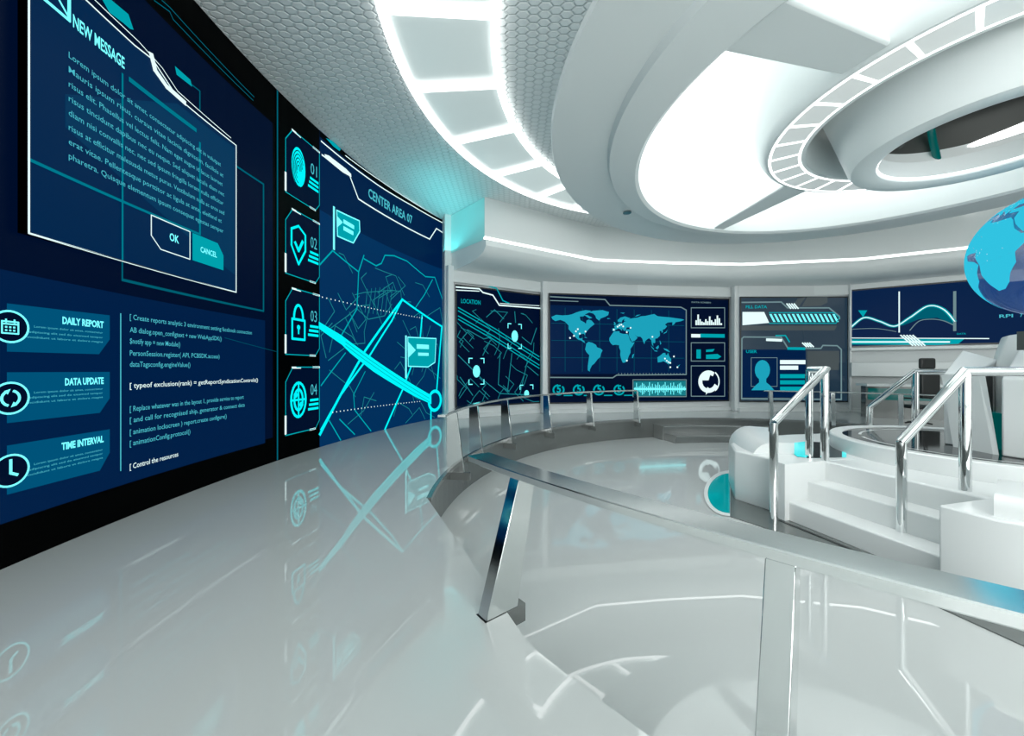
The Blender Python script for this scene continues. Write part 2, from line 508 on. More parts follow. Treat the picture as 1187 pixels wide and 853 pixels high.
# header between beam and displays
bm = bmesh.new()
rings = [[bm.verts.new((x, y, z)) for z in (4.30, 4.72)] for x, y in ((-1.86, 11.86), (1.12, 13.6), (8.35, 14.40), (12.45, 13.98), (15.1, 12.28), (19.2, 9.1))]
for A, B in zip(rings, rings[1:]): face(bm, [A[0], B[0], B[1], A[1]])
struct(link_bm('trim_8', bm, 'cove'))
# bulkhead end cap beside the map wall, the screen's cyan light painted in
bm = bmesh.new()
a = Vector((-.77, 10.70)); b = Vector((-2.2, 12.30)); nn = Vector((-.745, -.667))*.012
q = [(a, ZC-.01), (a, 5.32), (a+(b-a)*.05, 5.22), (b, 5.22), (b, ZC-.01)]
face(bm, [bm.verts.new((p.x+nn.x, p.y+nn.y, z)) for p, z in q])
M['capcy'] = mat('cyan_light_painted', (.42, .70, .69), .35, 0, .5, (.10, .50, .50), .25)
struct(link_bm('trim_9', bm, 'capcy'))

# ------------------------------------------------------------------ ceiling ring of light panels
RO, RI = ((4.70, 5.55), 6.45), ((5.31, 5.67), 5.56)
ringlight = thing('ring_light', 'large curved row of pale square light panels outlined in bright white on the honeycomb ceiling', 'ceiling light', (RO[0][0], RO[0][1], ZC))
spk = [((443, 3), (573, 10)), ((485, 97), (577, 93)), ((533, 159), (591, 146)), ((579, 197), (632, 184)), ((624, 225), (652, 215))]
def pol(cR, a, dr=0., z=ZC-.02):
    c, R = cR; return (c[0]+(R+dr)*cos(a), c[1]+(R+dr)*sin(a), z)
angs = []
for p, q in spk:
    X = plan(*p, ZC); Y = plan(*q, ZC)
    angs.append((atan2(X[1]-RO[0][1], X[0]-RO[0][0]) % (2*pi), atan2(Y[1]-RI[0][1], Y[0]-RI[0][0]) % (2*pi)))
st = 2*RAD(9)
for k in range(9):                         # carries on behind the viewer
    angs.insert(0, (angs[0][0]+RAD(19), angs[0][1]+RAD(22)))
for k in range(8):
    angs.append((angs[-1][0]-RAD(12), angs[-1][1]-RAD(13)))
bm = bmesh.new()
def band(bm, cR, w, a0, a1, z, n=100, h=.03):
    for i in range(n):
        p0, p1 = a0+(a1-a0)*i/n, a0+(a1-a0)*(i+1)/n
        face(bm, [bm.verts.new(pol(cR, p0, -w, z)), bm.verts.new(pol(cR, p0, w, z)), bm.verts.new(pol(cR, p1, w, z)), bm.verts.new(pol(cR, p1, -w, z))])
band(bm, RO, .058, angs[0][0], angs[-1][0], ZC-.09)
band(bm, RI, .058, angs[0][1], angs[-1][1], ZC-.09)
for a, b in angs:
    A = Vector(pol(RO, a, z=ZC-.092)); B = Vector(pol(RI, b, z=ZC-.092)); d = (B-A).normalized(); s = Vector((-d.y, d.x, 0))*.068
    face(bm, [bm.verts.new(A+s), bm.verts.new(A-s), bm.verts.new(B-s), bm.verts.new(B+s)])
link_bm('light_frame', bm, 'strip', ringlight)
for i, (u, v) in enumerate(zip(angs, angs[1:])):
    bm = bmesh.new(); n = 6; prev = None
    for k in range(n+1):
        a = u[0]+(v[0]-u[0])*k/n; b = u[1]+(v[1]-u[1])*k/n
        q = [Vector(pol(RO, a, -.02, ZC-.025)), Vector(pol(RI, b, .02, ZC-.025))]
        m = q[0].lerp(q[1], .15); m.z += 0
        cur = [bm.verts.new(x) for x in q]
        if prev: face(bm, [prev[0], cur[0], cur[1], prev[1]])
        prev = cur
    pn = link_bm('light_panel', bm, 'lightpanel', ringlight)
# soft glow of the strips on the ceiling: real lamps lying in the ring
# ------------------------------------------------------------------ ceiling hub
hub = thing('ceiling_hub', 'round white drum hanging in the middle of the skylight with a segmented light ring', 'ceiling fixture', (HC[0], HC[1], 5.2))
bm = bmesh.new()
lathe(bm, HC, [(3.35, 7.44), (3.05, 6.7), (2.72, 5.75), (2.56, 5.32), (2.50, 5.22), (2.46, 5.19), (1.90, 5.19), (1.88, 5.26), (1.86, 5.9), (2.0, 6.6)], n=128)
smart(link_bm('drum', bm, 'soffit', hub), 30)
bm = bmesh.new()
lathe(bm, HC, [(2.42, 5.185), (2.385, 5.183)], n=128); lathe(bm, HC, [(2.0, 5.185), (1.965, 5.183)], n=128)
NS = 30
for k in range(NS):
    a = 2*pi*(k+.3)/NS; d = Vector((cos(a), sin(a), 0)); s = Vector((-d.y, d.x, 0))*.03
    A = Vector((HC[0], HC[1], 5.183))+d*1.98; B = A+d*.42
    face(bm, [bm.verts.new(A+s*.8), bm.verts.new(A-s*.8), bm.verts.new(B-s), bm.verts.new(B+s)])
link_bm('light_frame', bm, 'strip', hub)
for k in range(NS):
    a0 = 360*(k+.3)/NS+.4; bm = bmesh.new()
    lathe(bm, HC, [(2.385, 5.186), (2.0, 5.186)], a0, a0+360/NS-.8, n=4)
    link_bm('light_panel', bm, 'hubpanel', hub)
LC = (6.70, 5.30)
bm = bmesh.new()
lathe(bm, LC, [(1.86, 5.85), (1.74, 5.5), (1.52, 4.82), (1.47, 4.75), (1.42, 4.74), (1.22, 4.74), (1.17, 4.77), (1.15, 4.86), (1.17, 5.1)], n=128)
lathe(bm, LC, [(1.17, 5.1), (1.27, 5.26), (1.27, 5.30)], n=128)
smart(link_bm('lower_bowl', bm, 'soffit', hub), 40)
bm = bmesh.new(); pv = None
for i in range(49):
    a = RAD(50-120*i/48); h = .13*min(1, (i/14))**.5+.004
    q = [bm.verts.new((LC[0]+1.24*cos(a), LC[1]+1.24*sin(a), 5.25+sg*h)) for sg in (-1, 1)]
    if pv: face(bm, [pv[0], q[0], q[1], pv[1]])
    pv = q
link_bm('inner_light', bm, 'strip', hub)
bm = bmesh.new()
lathe(bm, LC, [(1.145, 4.80), (1.15, 4.83)], n=128)
link_bm('rim_light', bm, 'strip', hub)
bm = bmesh.new()
lathe(bm, LC, [(1.275, 5.30), (1.3, 5.9), (1.12, 6.05), (.72, 6.05), (.72, 7.0)], n=96)
lathe(bm, HC, [(2.0, 6.6), (1.84, 6.0), (1.5, 5.95)], n=96)
smart(link_bm('inner_duct', bm, 'darkmet', hub), 40)
for k, a0 in enumerate(range(66, 350, 25)):
    bm = bmesh.new(); a = RAD(a0)
    pts = [(LC[0]+r*cos(a+w), LC[1]+r*sin(a+w), z) for r, z, w in ((1.22, 5.08 if k == 0 else 5.40, 0), (1.2, 5.45, .06), (1.12, 5.80, .14), (.98, 5.93, .24), (.8, 5.99, .34))]
    tube(bm, pts, .05, 10)
    smart(link_bm('duct_pipe', bm, 'tealdark' if k == 0 else 'darkmet', hub), 60)
bm = bmesh.new(); lathe(bm, LC, [(.71, 6.6), (.01, 6.6)], n=48); link_bm('centre_light', bm, 'strip', hub)
# small round spot in soffit
def spot(p, r, lab):
    bm = bmesh.new(); lathe(bm, p, [(.001, ZS-.035), (r, ZS-.03), (r, ZS+.01)], n=24)
    tag(link_bm('ceiling_spot', bm, 'tread'), lab, 'ceiling spot')
spot(plan(727, 245, ZS), .09, 'tiny round grey spot set in the white soffit left of the skylight')
# slots in fascia ceiling on the right
for (a, b), lab in ((((1117, 245), (1185, 234)), 'short thin white light slot in the ceiling above the globe'), (((1130, 243), (1187, 236)), None)):
    if lab:
        A = Vector((*plan(*a, ZC-.04), ZC-.03)); B = Vector((*plan(*b, ZC-.04), ZC-.03)); d = (B-A).normalized(); s = Vector((-d.y, d.x, 0))*.05
        bm = bmesh.new(); face(bm, [bm.verts.new(A+s), bm.verts.new(A-s), bm.verts.new(B-s+d*1.5), bm.verts.new(B+s+d*1.5)])
        tag(link_bm('light_slot', bm, 'strip'), lab, 'light')

# ================================================================== LEFT VIDEO WALL
W = Curved(WC, WR, .03)
zt = ZC-.02
def panel(surf, name, m, u0, u1, z0, z1, parent, off=0., thick=.025):
    bm = bmesh.new(); k = max(1, int((u1-u0)/.25)) if surf.step < 1e8 else 1; prev = None
    for i in range(k+1):
        u = u0+(u1-u0)*i/k
        q = [bm.verts.new(surf.P(u, z0, off)), bm.verts.new(surf.P(u, z1, off)), bm.verts.new(surf.P(u, z1, off-thick)), bm.verts.new(surf.P(u, z0, off-thick))]
        if prev:
            for j in range(4): face(bm, [prev[j], q[j], q[(j+1) % 4], prev[(j+1) % 4]])
        else: face(bm, q[::-1])
        prev = q
    face(bm, prev)
    return link_bm(name, bm, m, parent)
uL = W.R*math.asin((1.3-WC[1])/WR); u_a = W.px(319, 400)[0]; u_b = W.px(370.5, 400)[0]; u_c = W.px(514.5, 400)[0]; u0px = W.px(0, 400)[0]
P0 = W.P(W.px(200, 400)[0], 0)
d1 = thing('video_wall', 'huge curved dark display on the left wall showing report cards and code text', 'display', tuple(P0))
panel(W, 'bezel', 'black', uL, u_a, .0, zt, d1)
# lit area between bezels
top_v = W.px(228, 38)[1]
g = Draw(W, .002)
g.poly([(uL, .42), (u_a-.06, .42), (u_a-.06, 5.75), (uL, 5.75)]); g.done('screen_area', 'navy', d1)
vt = W.px(307, 371)[1]; vb = W.px(307, 513)[1]; ur = W.px(307, 400)[0]
g = Draw(W, .004); g.poly([(uL, vb), (ur, vb), (ur, vt), (uL, vt)]); g.done('report_area', 'navy2', d1)
g = Draw(W, .006)
cards = [[(7, 351), (126.5, 365), (126.5, 393), (114, 410), (7, 407)], [(7, 431), (126.5, 430.5), (126.5, 461), (115, 478), (7, 490)], [(7, 516), (126.5, 497), (126.5, 524), (115, 545), (7, 573)]]
for c in cards: g.ppoly(c)
CARD = g.each('report_card', 'card', d1)
g = Draw(W, .010)
for t, a, b in (('DAILY REPORT', (71, 374.5), (119, 378)), ('DATA UPDATE', (74, 446), (119, 446)), ('TIME INTERVAL', (70, 521), (119, 512))):
    g.ptext(t, a, b, 8, .035)
g.each('card_title', 'cyb', CARD)
g = Draw(W, .010)
LOR = ['Lorem ipsum dolor sit amet, consectetur', 'adipiscing elit sed do eiusmod tempor', 'incididunt ut labore et dolore magna']
for (y0, sl) in ((381, .03), (454, -.02), (529, -.12)):
    g.new()
    for k in range(3):
        xs = (38, 32, 30)[k]; y = y0+k*6.0
        g.ptext(LOR[k], (xs, y+((119-xs)*.12 if y0 > 500 else (1.5 if y0 > 450 else -2))), (118, y), 2.6)
g.each('card_text', 'cooltxt', CARD)
cc = []
for (x, y) in ((10, 378), (10.5, 461), (10.5, 545)):
    cc.append(W.px(x, y))
ru = .125
g = Draw(W, .009)
for c in cc: g.disc(c, ru, 28)
g.each('icon_disc', 'navy', CARD)
g = Draw(W, .012)
c = cc[0]; g.new(); g.ring(c, ru, .016, 32); g.frame(c[0]-.055, c[1]-.055, c[0]+.055, c[1]+.04, .012); g.line([(c[0]-.055, c[1]+.02), (c[0]+.055, c[1]+.02)], .012)
for i in range(3):
    for j in range(2): g.rect(c[0]-.035+i*.027, c[1]-.038+j*.026, c[0]-.02+i*.027, c[1]-.024+j*.026)
g.rect(c[0]-.035, c[1]+.03, c[0]-.022, c[1]+.06); g.rect(c[0]+.022, c[1]+.03, c[0]+.035, c[1]+.06)
c = cc[1]; g.new(); g.ring(c, ru, .016, 32); g.ring(c, .06, .02, 10, 110, 250); g.ring(c, .06, .02, 10, -70, 70)
g.poly([(c[0]-.045, c[1]+.06), (c[0]+.0, c[1]+.075), (c[0]-.02, c[1]+.03)]); g.poly([(c[0]+.045, c[1]-.06), (c[0], c[1]-.075), (c[0]+.02, c[1]-.03)])
c = cc[2]; g.new(); g.ring(c, ru, .016, 32); g.line([(c[0], c[1]+.085), (c[0], c[1]-.02), (c[0]+.045, c[1]-.045)], .022)
g.each('card_icon', 'cyb', CARD)
# divider and code text
g = Draw(W, .008)
g.pline([(139, 363), (139, 545)], .012); g.done('divider_line', 'cooltxt', d1)
code = [('[ Create reports analytic 3 environment setting facebook connection', 645, 367, 0, 0), ('AB dialog.open_configtext + new WebAppSDK()', 495, 382, 0, 0), ('$notify app = new Module()', 290, 395, 0, 150),
        ('PersonSession.register( API, PCBSDK.access)', 485, 409, 0, 0), ('dataTagsconfig.engineValue()', 340, 422, 0, 170), ('[ typeof exclusion(rank) = getReportSyndicationControls()', 675, 447, 1, 0),
        ('[ Replace whatever was in the layout 1, provide service to report', 605, 474, 0, 0), ('[ and call for recognised ship, generator & connect data', 610, 487, 0, 0), ('[ animation lockscreen ) report.create configure()', 520, 501, 0, 260),
        ('[ animationConfig.protocol()', 340, 514, 0, 0), ('[ Control the resources', 280, 541, 1, 0)]
gd = Draw(W, .010); gw = Draw(W, .010)
for t, ex, y, white, split in code:
    A = W.px(149.4, y+2.5); B = W.px(140+ex/4.265, y)
    (gw if white else gd).text(t, A[0], A[1], B[0]-A[0], .058, .004)
gd.each('code_line', 'cooltxt', d1); gw.each('code_heading', 'wl', d1)
# ghost lines and frames on the display
g = Draw(W, .007)
u1, u2 = W.px(141, 300)[0], W.px(305, 300)[0]
va, vb2 = W.px(305, 360)[1], W.px(305, 213)[1]
g.line([(u1, va+.02), (u1, W.px(141, 90)[1]), ], .018); g.line([(u1, va), (u2, va), (u2, vb2), (W.px(225, 170)[0], vb2)], .03)
g.done('ghost_frame', 'cyd', d1)
g = Draw(W, .008)
g.pline([(178, 0), (196, 13), (200, 22), (293, 116)], .012); g.pline([(187, 0), (196, 8), (294, 112)], .012)
g.each('top_line', 'cyd', d1)
g = Draw(W, .008)
g.ppoly([(116, -4), (124, -4), (148, 16), (154, 34), (150, 33), (142, 26), (126, 14)]); g.ppoly([(202, 76), (220, 92), (222, 100), (204, 86)])
g.each('teal_mark', 'cym', d1)
g = Draw(W, .008); g.pline([(222, 98), (231, 105), (231, 128)], .018); g.line([W.px(320, 407), W.px(260, 391)], .006); g.each('faint_line', 'cyd', d1)

# floating message window
mu0, mu1 = W.px(32, 300)[0], W.px(272, 300)[0]
mv0 = (W.px(32, 270)[1]+W.px(272, 338)[1])/2
Pm = W.P((mu0+mu1)/2, mv0)
mw = thing('message_window', 'tilted blue NEW MESSAGE window with OK and CANCEL buttons, upper left', 'display window', tuple(Pm))
W2 = Curved(WC, WR, .115)
mu0, mu1 = W2.px(32, 300)[0], W2.px(273, 300)[0]
vL, vR = W2.px(32, 270)[1], W2.px(273, 338)[1]; mv0 = (vL+vR)/2
tp = [W2.px(*p) for p in ((155, 52), (176, 88), (205, 115), (273, 168))]
vtop = tp[0][1]; vlow = tp[3][1]
outl = [(mu0, mv0), (mu1, mv0), (mu1, vlow), (tp[2][0], vlow+.02), (tp[1][0], vlow+.22), (tp[0][0], vtop), (mu0, vtop+.02)]
bm = bmesh.new()
fr = [bm.verts.new(W2.P(u, v)) for u, v in outl]; bk = [bm.verts.new(W.P(u, v, .012)) for u, v in outl]
for i in range(len(fr)): face(bm, [fr[i], fr[(i+1) % 7], bk[(i+1) % 7], bk[i]])
link_bm('window_edge', bm, 'black', mw)
g = Draw(W2, .0); g.poly(outl); g.done('window_face', 'blue3', mw)
g = Draw(W2, .004)
uT = [W2.px(x, 200) [0] for x in (75, 273)]
g.poly([(uT[0], mv0+1.05), (mu1-.02, mv0+.25), (mu1-.02, vlow-.05), (tp[2][0], vlow-.05), (uT[0], vtop-1.0)]); g.done('window_tint', 'tealwin', mw)
g = Draw(W2, .010); g.line(outl, .016, True)
g.line([(mu0, vtop+.10), (tp[0][0]+.05, vtop+.08), (tp[1][0]+.12, vlow+.22), (tp[2][0], vlow+.10), (mu1-.1, vlow+.05)], .010)
g.done('window_outline', 'wl', mw)
g = Draw(W2, .012); g.line([(tp[1][0]-.02, vlow+.26), (tp[1][0]+.03, vlow+.12), (tp[2][0]-.15, vlow+.045), (tp[2][0]+.1, vlow+.03)], .06); g.done('window_accent', 'wl', mw)
g = Draw(W2, .012)
A = W2.px(83, 30); B = W2.px(143, 40)
g.text('NEW MESSAGE', A[0], A[1], B[0]-A[0], .115, .02)
c = W2.px(57, 2); g.frame(c[0]-.15, c[1]-.02, c[0]+.15, c[1]+.32, .03); g.line([(c[0]-.15, c[1]+.3), (c[0]+.15, c[1]-.0)], .02)
g.done('window_title', 'cyb', mw)
LI = ['Lorem ipsum dolor sit amet, consectetur adipiscing elit in volutpat',
      'Mauris ipsum risus, cursus vitae lacinia dignissim, facilisis at',
      'risus elit. Phasellus vel lectus felis. Nam eget augue id lacus laoreet',
      'risus tincidunt dapibus nec eu neque. Sed aliquet iaculis diam nec',
      'diam nisi convallis nec, nec sed ipsum fringilla lorem nulla efficitur',
      'risus at efficitur malesuada metus purus. Vestibulum nulla ac eros sed',
      'erat vitae. Pellentesque porttitor ac ligula at ante, eleifend et',
      'pharetra. Quisque elementum ipsum consequat egestas semper']
g = Draw(W2, .012)
for k, (t, y) in enumerate(zip(LI, (66, 82, 99, 116, 133, 150, 166, 183))):
    A = W2.px(78, y); B = W2.px((255, 258, 257, 259, 258, 259, 256, 258)[k], y)
    v = W2.px(78, 66)[1]-(W2.px(78, 66)[1]-W2.px(78, 183)[1])*k/7
    g.text(t, A[0], v, B[0]-A[0], .056, .002)
g.each('message_line', 'cooltxt', mw)
g = Draw(W2, .013)
bu = [W2.px(x, 290)[0] for x in (174, 219, 222, 258)]
bv0, bv1 = W2.px(219, 300)[1], W2.px(219, 268)[1]
g.line([(bu[0], bv1), (bu[1], bv1), (bu[1], bv0), (bu[0]+.12, bv0), (bu[0], bv0+.12)], .012, True); g.done('button_outline', 'wl', mw)
g = Draw(W2, .013); g.poly([(bu[2], bv0), (bu[3], bv0), (bu[3], bv1-.14), (bu[3]-.1, bv1), (bu[2], bv1)]); g.done('button', 'cym', mw)
g = Draw(W2, .016)
g.text('OK', (bu[0]+bu[1])/2-.03, (bv0+bv1)/2-.03, .13, .09, .02); g.text('CANCEL', bu[2]+.12, (bv0+bv1)/2-.03, (bu[3]-bu[2])-.24, .07, .02); g.each('button_text', 'cyb', mw)
g = Draw(W2, .009)
g.pline([(32, 184), (231, 271), (231, 165)], .028); g.pline([(141, 85), (141, 300)], .02); g.pline([(150, 92), (226, 150)], .05); g.each('ghost_line', 'cym2', mw)
# icon strip
Pi = W.P((u_a+u_b)/2, 0)
d2 = thing('icon_display', 'narrow black display strip with four outlined icon tiles numbered 01 to 04', 'display', tuple(Pi))
panel(W, 'bezel', 'black', u_a+.01, u_b, .0, zt, d2)
g = Draw(W, .003); g.line([(u_a+.05, .02), (u_a+.05, zt-.02)], .03); g.done('edge_line', 'cyd', d2)
zz = lambda a, b: (315+a/4.49, 325+b/4.49)
t3 = [W.px(*zz(*p)) for p in ((104, 36), (70, 112), (68, 382), (222, 388), (244, 345), (244, 88))]
ub = t3[0][0]; dz = W.px(338, 338)[1]-W.px(338, 430)[1]
uvL, uvR = t3[1][0], u_b-.015
top3, bot3 = t3[0][1], t3[2][1]
wt = uvR-uvL; ht = top3-bot3
gf = Draw(W, .013); gf.new(); gt = Draw(W, .005); gw = Draw(W, .008); gc = Draw(W, .008); gi = Draw(W, .010); gn = Draw(W, .008)
for k in range(4):
    for q_ in (gt, gc, gi, gn): q_.new()
    o = (2-k)*dz
    b0, b1 = bot3+o, top3+o
    ol = [(uvL, b0), (uvR-.12, b0), (uvR, b0+.15), (uvR, b1), (uvL+.20*wt, b1), (uvL, b1-.22*ht)]
    gt.poly(ol); gc.line(ol, .018, True); gw.line([(uvL+.18*wt, b1-.01), (uvL+.42*wt, b1-.01)], .035); gw.line([(uvL, b0+.03), (uvL, b0+.28*ht)], .045)
    gw.line([(uvR-.2*wt, b1), (uvR, b1)], .035); gw.line([(uvL+.7*wt, b0+.0), (uvR-.12, b0)], .035)
    cx, cy = uvL+.36*wt, (b0+b1)/2+.0
    r = .26*ht
    if k == 0:
        gi.disc((cx, cy), .20*wt, 24, r*1.15)
        for j in range(1, 6): gf.ring((cx, cy-.03), .035*wt*j, .016, 16, -40+j*17, 190+j*19, ry=.21*r*j)
    elif k == 1:
        gi.line([(cx, cy+r*1.1), (cx+.2*wt, cy+r*.75), (cx+.2*wt, cy-r*.2), (cx, cy-r*1.15), (cx-.2*wt, cy-r*.2), (cx-.2*wt, cy+r*.75)], .045, True)
        gi.line([(cx-.1*wt, cy+.05*r), (cx, cy-.35*r), (cx+.12*wt, cy+.3*r)], .06)
    elif k == 2:
        gi.frame(cx-.18*wt, cy-r, cx+.18*wt, cy+.15*r, .045); gi.ring((cx, cy+.2*r), .13*wt, .05, 14, 0, 180, ry=.8*r)
        gi.disc((cx, cy-.3*r), .05*wt, 12); gi.rect(cx-.02*wt, cy-.7*r, cx+.02*wt, cy-.3*r)
    else:
        gi.ring((cx, cy), .21*wt, .05, 24, ry=r); gi.ring((cx, cy), .12*wt, .05, 20, ry=.6*r); gi.line([(cx-.2*wt, cy), (cx+.2*wt, cy)], .04); gi.line([(cx, cy-r*.9), (cx, cy+r*.9)], .04)
        gi.disc((cx-.08*wt, cy+.3*r), .06*wt, 10); gi.disc((cx+.08*wt, cy-.3*r), .06*wt, 10)
    gn.text('0%d' % (k+1), uvL+.72*wt, cy+.05*ht, .20*wt, .18*ht)
    for q in range(3): gi.rect(uvL+(.70-.03*q)*wt, cy-(.05+.07*q)*ht, uvR-.03, cy-(.01+.07*q)*ht)
TILE = gt.each('icon_tile', 'navy', d2); gc.each('tile_outline', 'cym', TILE); gw.each('tile_highlight', 'wl', [TILE[q//4] for q in range(16)]); gf.done('fingerprint_ridges', 'navy', TILE[0]); gi.each('tile_icon', 'cy', TILE); gn.each('tile_number', 'cooltxt', TILE)

# street map display
Pm3 = W.P((u_b+u_c)/2, 0)
d3 = thing('map_display', 'tall curved blue street map display with bright cyan roads, right of the icon strip', 'display', tuple(Pm3))
panel(W, 'screen_panel', 'blue', u_b, u_c, .0, zt, d3)
g = Draw(W, .002); g.poly([(u_b, zt-1.6), (u_c, zt-1.6), (u_c, zt), (u_b, zt)]); g.done('header_area', 'navy2', d3)
g = Draw(W, .004); g.poly([(u_b, zt-.13), (u_c, zt-.13), (u_c, zt), (u_b, zt)]); g.done('top_bezel', 'black', d3)
z1 = lambda a, b: (365+a/5.684, 150+b/5.684)
z2 = lambda a, b: (365+a/3.71, 290+b/3.71)
g = Draw(W, .008)
g.pline([z1(45, 165), z1(225, 295), z1(285, 455), z1(755, 720), z1(800, 650), z1(845, 680)], .035)
g.pline([z1(40, 75), z1(210, 215), z1(430, 375), z1(640, 500), z1(845, 615)], .03); g.pline([z1(200, 170), z1(430, 335), z1(845, 590)], .02)
g.each('header_line', 'wl', d3)
g = Draw(W, .012)
g.ppoly([z1(60, 160), z1(90, 170), z1(200, 255), z1(235, 290), z1(238, 312), z1(180, 280), z1(70, 190)]); g.done('header_bar', 'wl', d3)
g = Draw(W, .010); g.ppoly([z1(70, 55), z1(110, 70), z1(170, 125), z1(160, 140), z1(120, 110)]); g.done('header_mark', 'cym', d3)
g = Draw(W, .010); A = W.px(*z1(350, 440)); B = W.px(*z1(640, 600))
g.text('CENTER AREA 07', A[0], (A[1]+B[1])/2-.05, B[0]-A[0], .23, .02); g.done('title_text', 'cooltxt', d3)
# roads
g = Draw(W, .006)
rnd = random.Random(3)
for i in range(34):
    u = rnd.uniform(u_b+.1, u_c-.5); v = rnd.uniform(.25, 3.9); a = rnd.choice([.5, .6, 2.1, 2.2, -.9, 1.2])+rnd.uniform(-.1, .1); p = [(u, v)]
    for k in range(rnd.randint(2, 4)):
        L = rnd.uniform(.25, .8); u2, v2 = p[-1][0]+L*cos(a), p[-1][1]+L*sin(a)
        u2 = min(max(u2, u_b+.03), u_c-.03); v2 = min(max(v2, .05), 4.1); p.append((u2, v2)); a += rnd.choice([-1.57, 1.57, .4, -.4])
    g.line(p, .022)
for i in range(7):
    a = W.px(*z2(225+i*18, 165-i*2)); b = W.px(*z2(215+i*17, 265+i*3)); g.line([a, b], .02)
g.pline([z2(170, 190), z2(210, 180), z2(330, 170)], .02); g.pline([z2(180, 250), z2(230, 295), z2(300, 280), z2(330, 230)], .025)
g.each('minor_road', 'cyt', d3)
g = Draw(W, .008)
for p in ([(20, 60), (75, 0), (185, 90)], [(210, 20), (187, 90), (180, 250), (112, 365)], [(210, 35), (262, 65), (285, 55), (300, 20), (340, 22), (395, 45), (475, 112), (515, 115), (550, 215)], [(505, 125), (470, 190), (432, 245)], [(550, 215), (551, 330)]):
    g.pline([z2(*q) for q in p], .035)
g.pline([z2(60, 730), z2(110, 815)], .03); g.pline([z2(105, 725), z2(170, 790)], .03); g.pline([z2(170, 685), z2(240, 775)], .03); g.pline([z2(130, 440), z2(25, 580)], .03); g.pline([z2(170, 685), z2(165, 620), z2(215, 520)], .025)
g.each('side_road', 'cym', d3)
g = Draw(W, .010)
for p, w in (([(375, 210), (215, 430), (20, 790)], .07), ([(375, 210), (330, 300), (235, 450), (110, 620), (25, 770)], .055), ([(375, 210), (548, 328)], .06), ([(545, 325), (522, 610)], .06), ([(460, 280), (450, 400), (375, 600), (300, 768)], .06), ([(498, 685), (498, 735)], .06)):
    g.pline([z2(*q) for q in p], w)
g.ppoly([z2(15, 305), z2(110, 362), z2(200, 428), z2(300, 498), z2(500, 622), z2(500, 660), z2(430, 628), z2(250, 520), z2(150, 440), z2(115, 405), z2(15, 335)])
c = W.px(*z2(515, 645)); g.ring(c, .30, .10, 28)
g.each('main_road', 'cy', d3)
g = Draw(W, .013)
for dv in (10, -6): g.pline([z2(130, 398+dv), z2(300, 520+dv), z2(490, 640+dv)], .014)
g.each('road_centre_line', 'cym', d3)
g = Draw(W, .012); 
for a, b in (((30, 200), (170, 232)), ((170, 232), (460, 290)), ((75, 695), (450, 648))):
    A, B = W.px(*z2(*a)), W.px(*z2(*b)); n = int(hypot(A[0]-B[0], A[1]-B[1])/.12)
    for i in range(n+1): g.disc((A[0]+(B[0]-A[0])*i/n, A[1]+(B[1]-A[1])*i/n), .016, 6)
g.done('map_dots', 'wl', d3, 'stuff')
g = Draw(W, .011)
f1_ = [z1(140, 530), z1(290, 600), z1(293, 670), z1(250, 745), z1(145, 700)]; f2_ = [z2(398, 372), z2(520, 378), z2(515, 480), z2(485, 500), z2(400, 497)]
g.ppoly(f1_); g.ppoly(f2_); FLAG = g.each('map_flag', 'cym', d3)
g = Draw(W, .014)
g.new(); g.pline(f1_, .03, True); g.pline([z1(122, 510), z1(122, 785)], .06); g.ppoly([z1(140, 565), z1(180, 610), z1(140, 645)]); g.pline([z1(190, 605), z1(250, 640)], .09); g.pline([z1(190, 650), z1(245, 680)], .09)
g.new(); g.pline(f2_, .03, True); g.pline([z2(390, 368), z2(390, 545)], .07); g.ppoly([z2(400, 392), z2(432, 428), z2(400, 460)]); g.pline([z2(440, 412), z2(485, 414)], .13); g.pline([z2(445, 445), z2(485, 446)], .09)
g.each('flag_outline', 'cyb', FLAG)

# ================================================================== BACK DISPLAYS
def disp(seg, name, label, z0, z1, pm='navy', base=.03, fr=None):
    S = Flat(seg[0], seg[1], base)
    t = thing(name, label, 'display', tuple(S.P(S.L/2, z0)))
    panel(S, 'screen_panel', pm, 0, S.L, z0, z1, t, 0, .035)
    g = Draw(S, .004); g.frame(.02, z0+.02, S.L-.02, z1-.02, .05); g.done('screen_frame', 'dark', t)
    return S, t
Z0, Z1 = .34, 4.24
S, t = disp(S1, 'city_map_display', 'dark city map display with glowing pins, nearest the left video wall', Z0, Z1)
z3 = lambda a, b: (510+a/4.739, 310+b/4.739)
g = Draw(S, .006)
rnd = random.Random(11)
for i in range(24):
    u = rnd.uniform(.1, S.L-.3); v = rnd.uniform(Z0+.1, 3.3); a = rnd.choice([.9, 2.4, -.7, 1.1]); p = [(u, v)]
    for k in range(3):
        L = rnd.uniform(.2, .5); u2 = min(max(p[-1][0]+L*cos(a), .06), S.L-.06); v2 = min(max(p[-1][1]+L*sin(a), Z0+.06), 3.5); p.append((u2, v2)); a += rnd.choice([-1.57, 1.57, .3])
    g.line(p, .022)
for p in ([(150, 340), (240, 390), (280, 380)], [(235, 480), (275, 400)], [(100, 480), (230, 610), (330, 690), (540, 700)], [(330, 470), (320, 640), (380, 680)], [(395, 470), (370, 680)], [(480, 510), (440, 690)], [(540, 590), (480, 540)], [(110, 600), (180, 700)], [(410, 240), (415, 300)], [(530, 330), (500, 420), (450, 380)], [(255, 270), (300, 230), (350, 280)]):
    g.pline([z3(*q) for q in p], .03)
g.each('map_line', 'cyt', t)
g = Draw(S, .008)
for o in (-32, -14, 14, 32): g.pline([z3(100, 250+o), z3(300, 365+o), z3(545, 520+o)], .035)
g.each('map_road', 'cym', t)
g = Draw(S, .010)
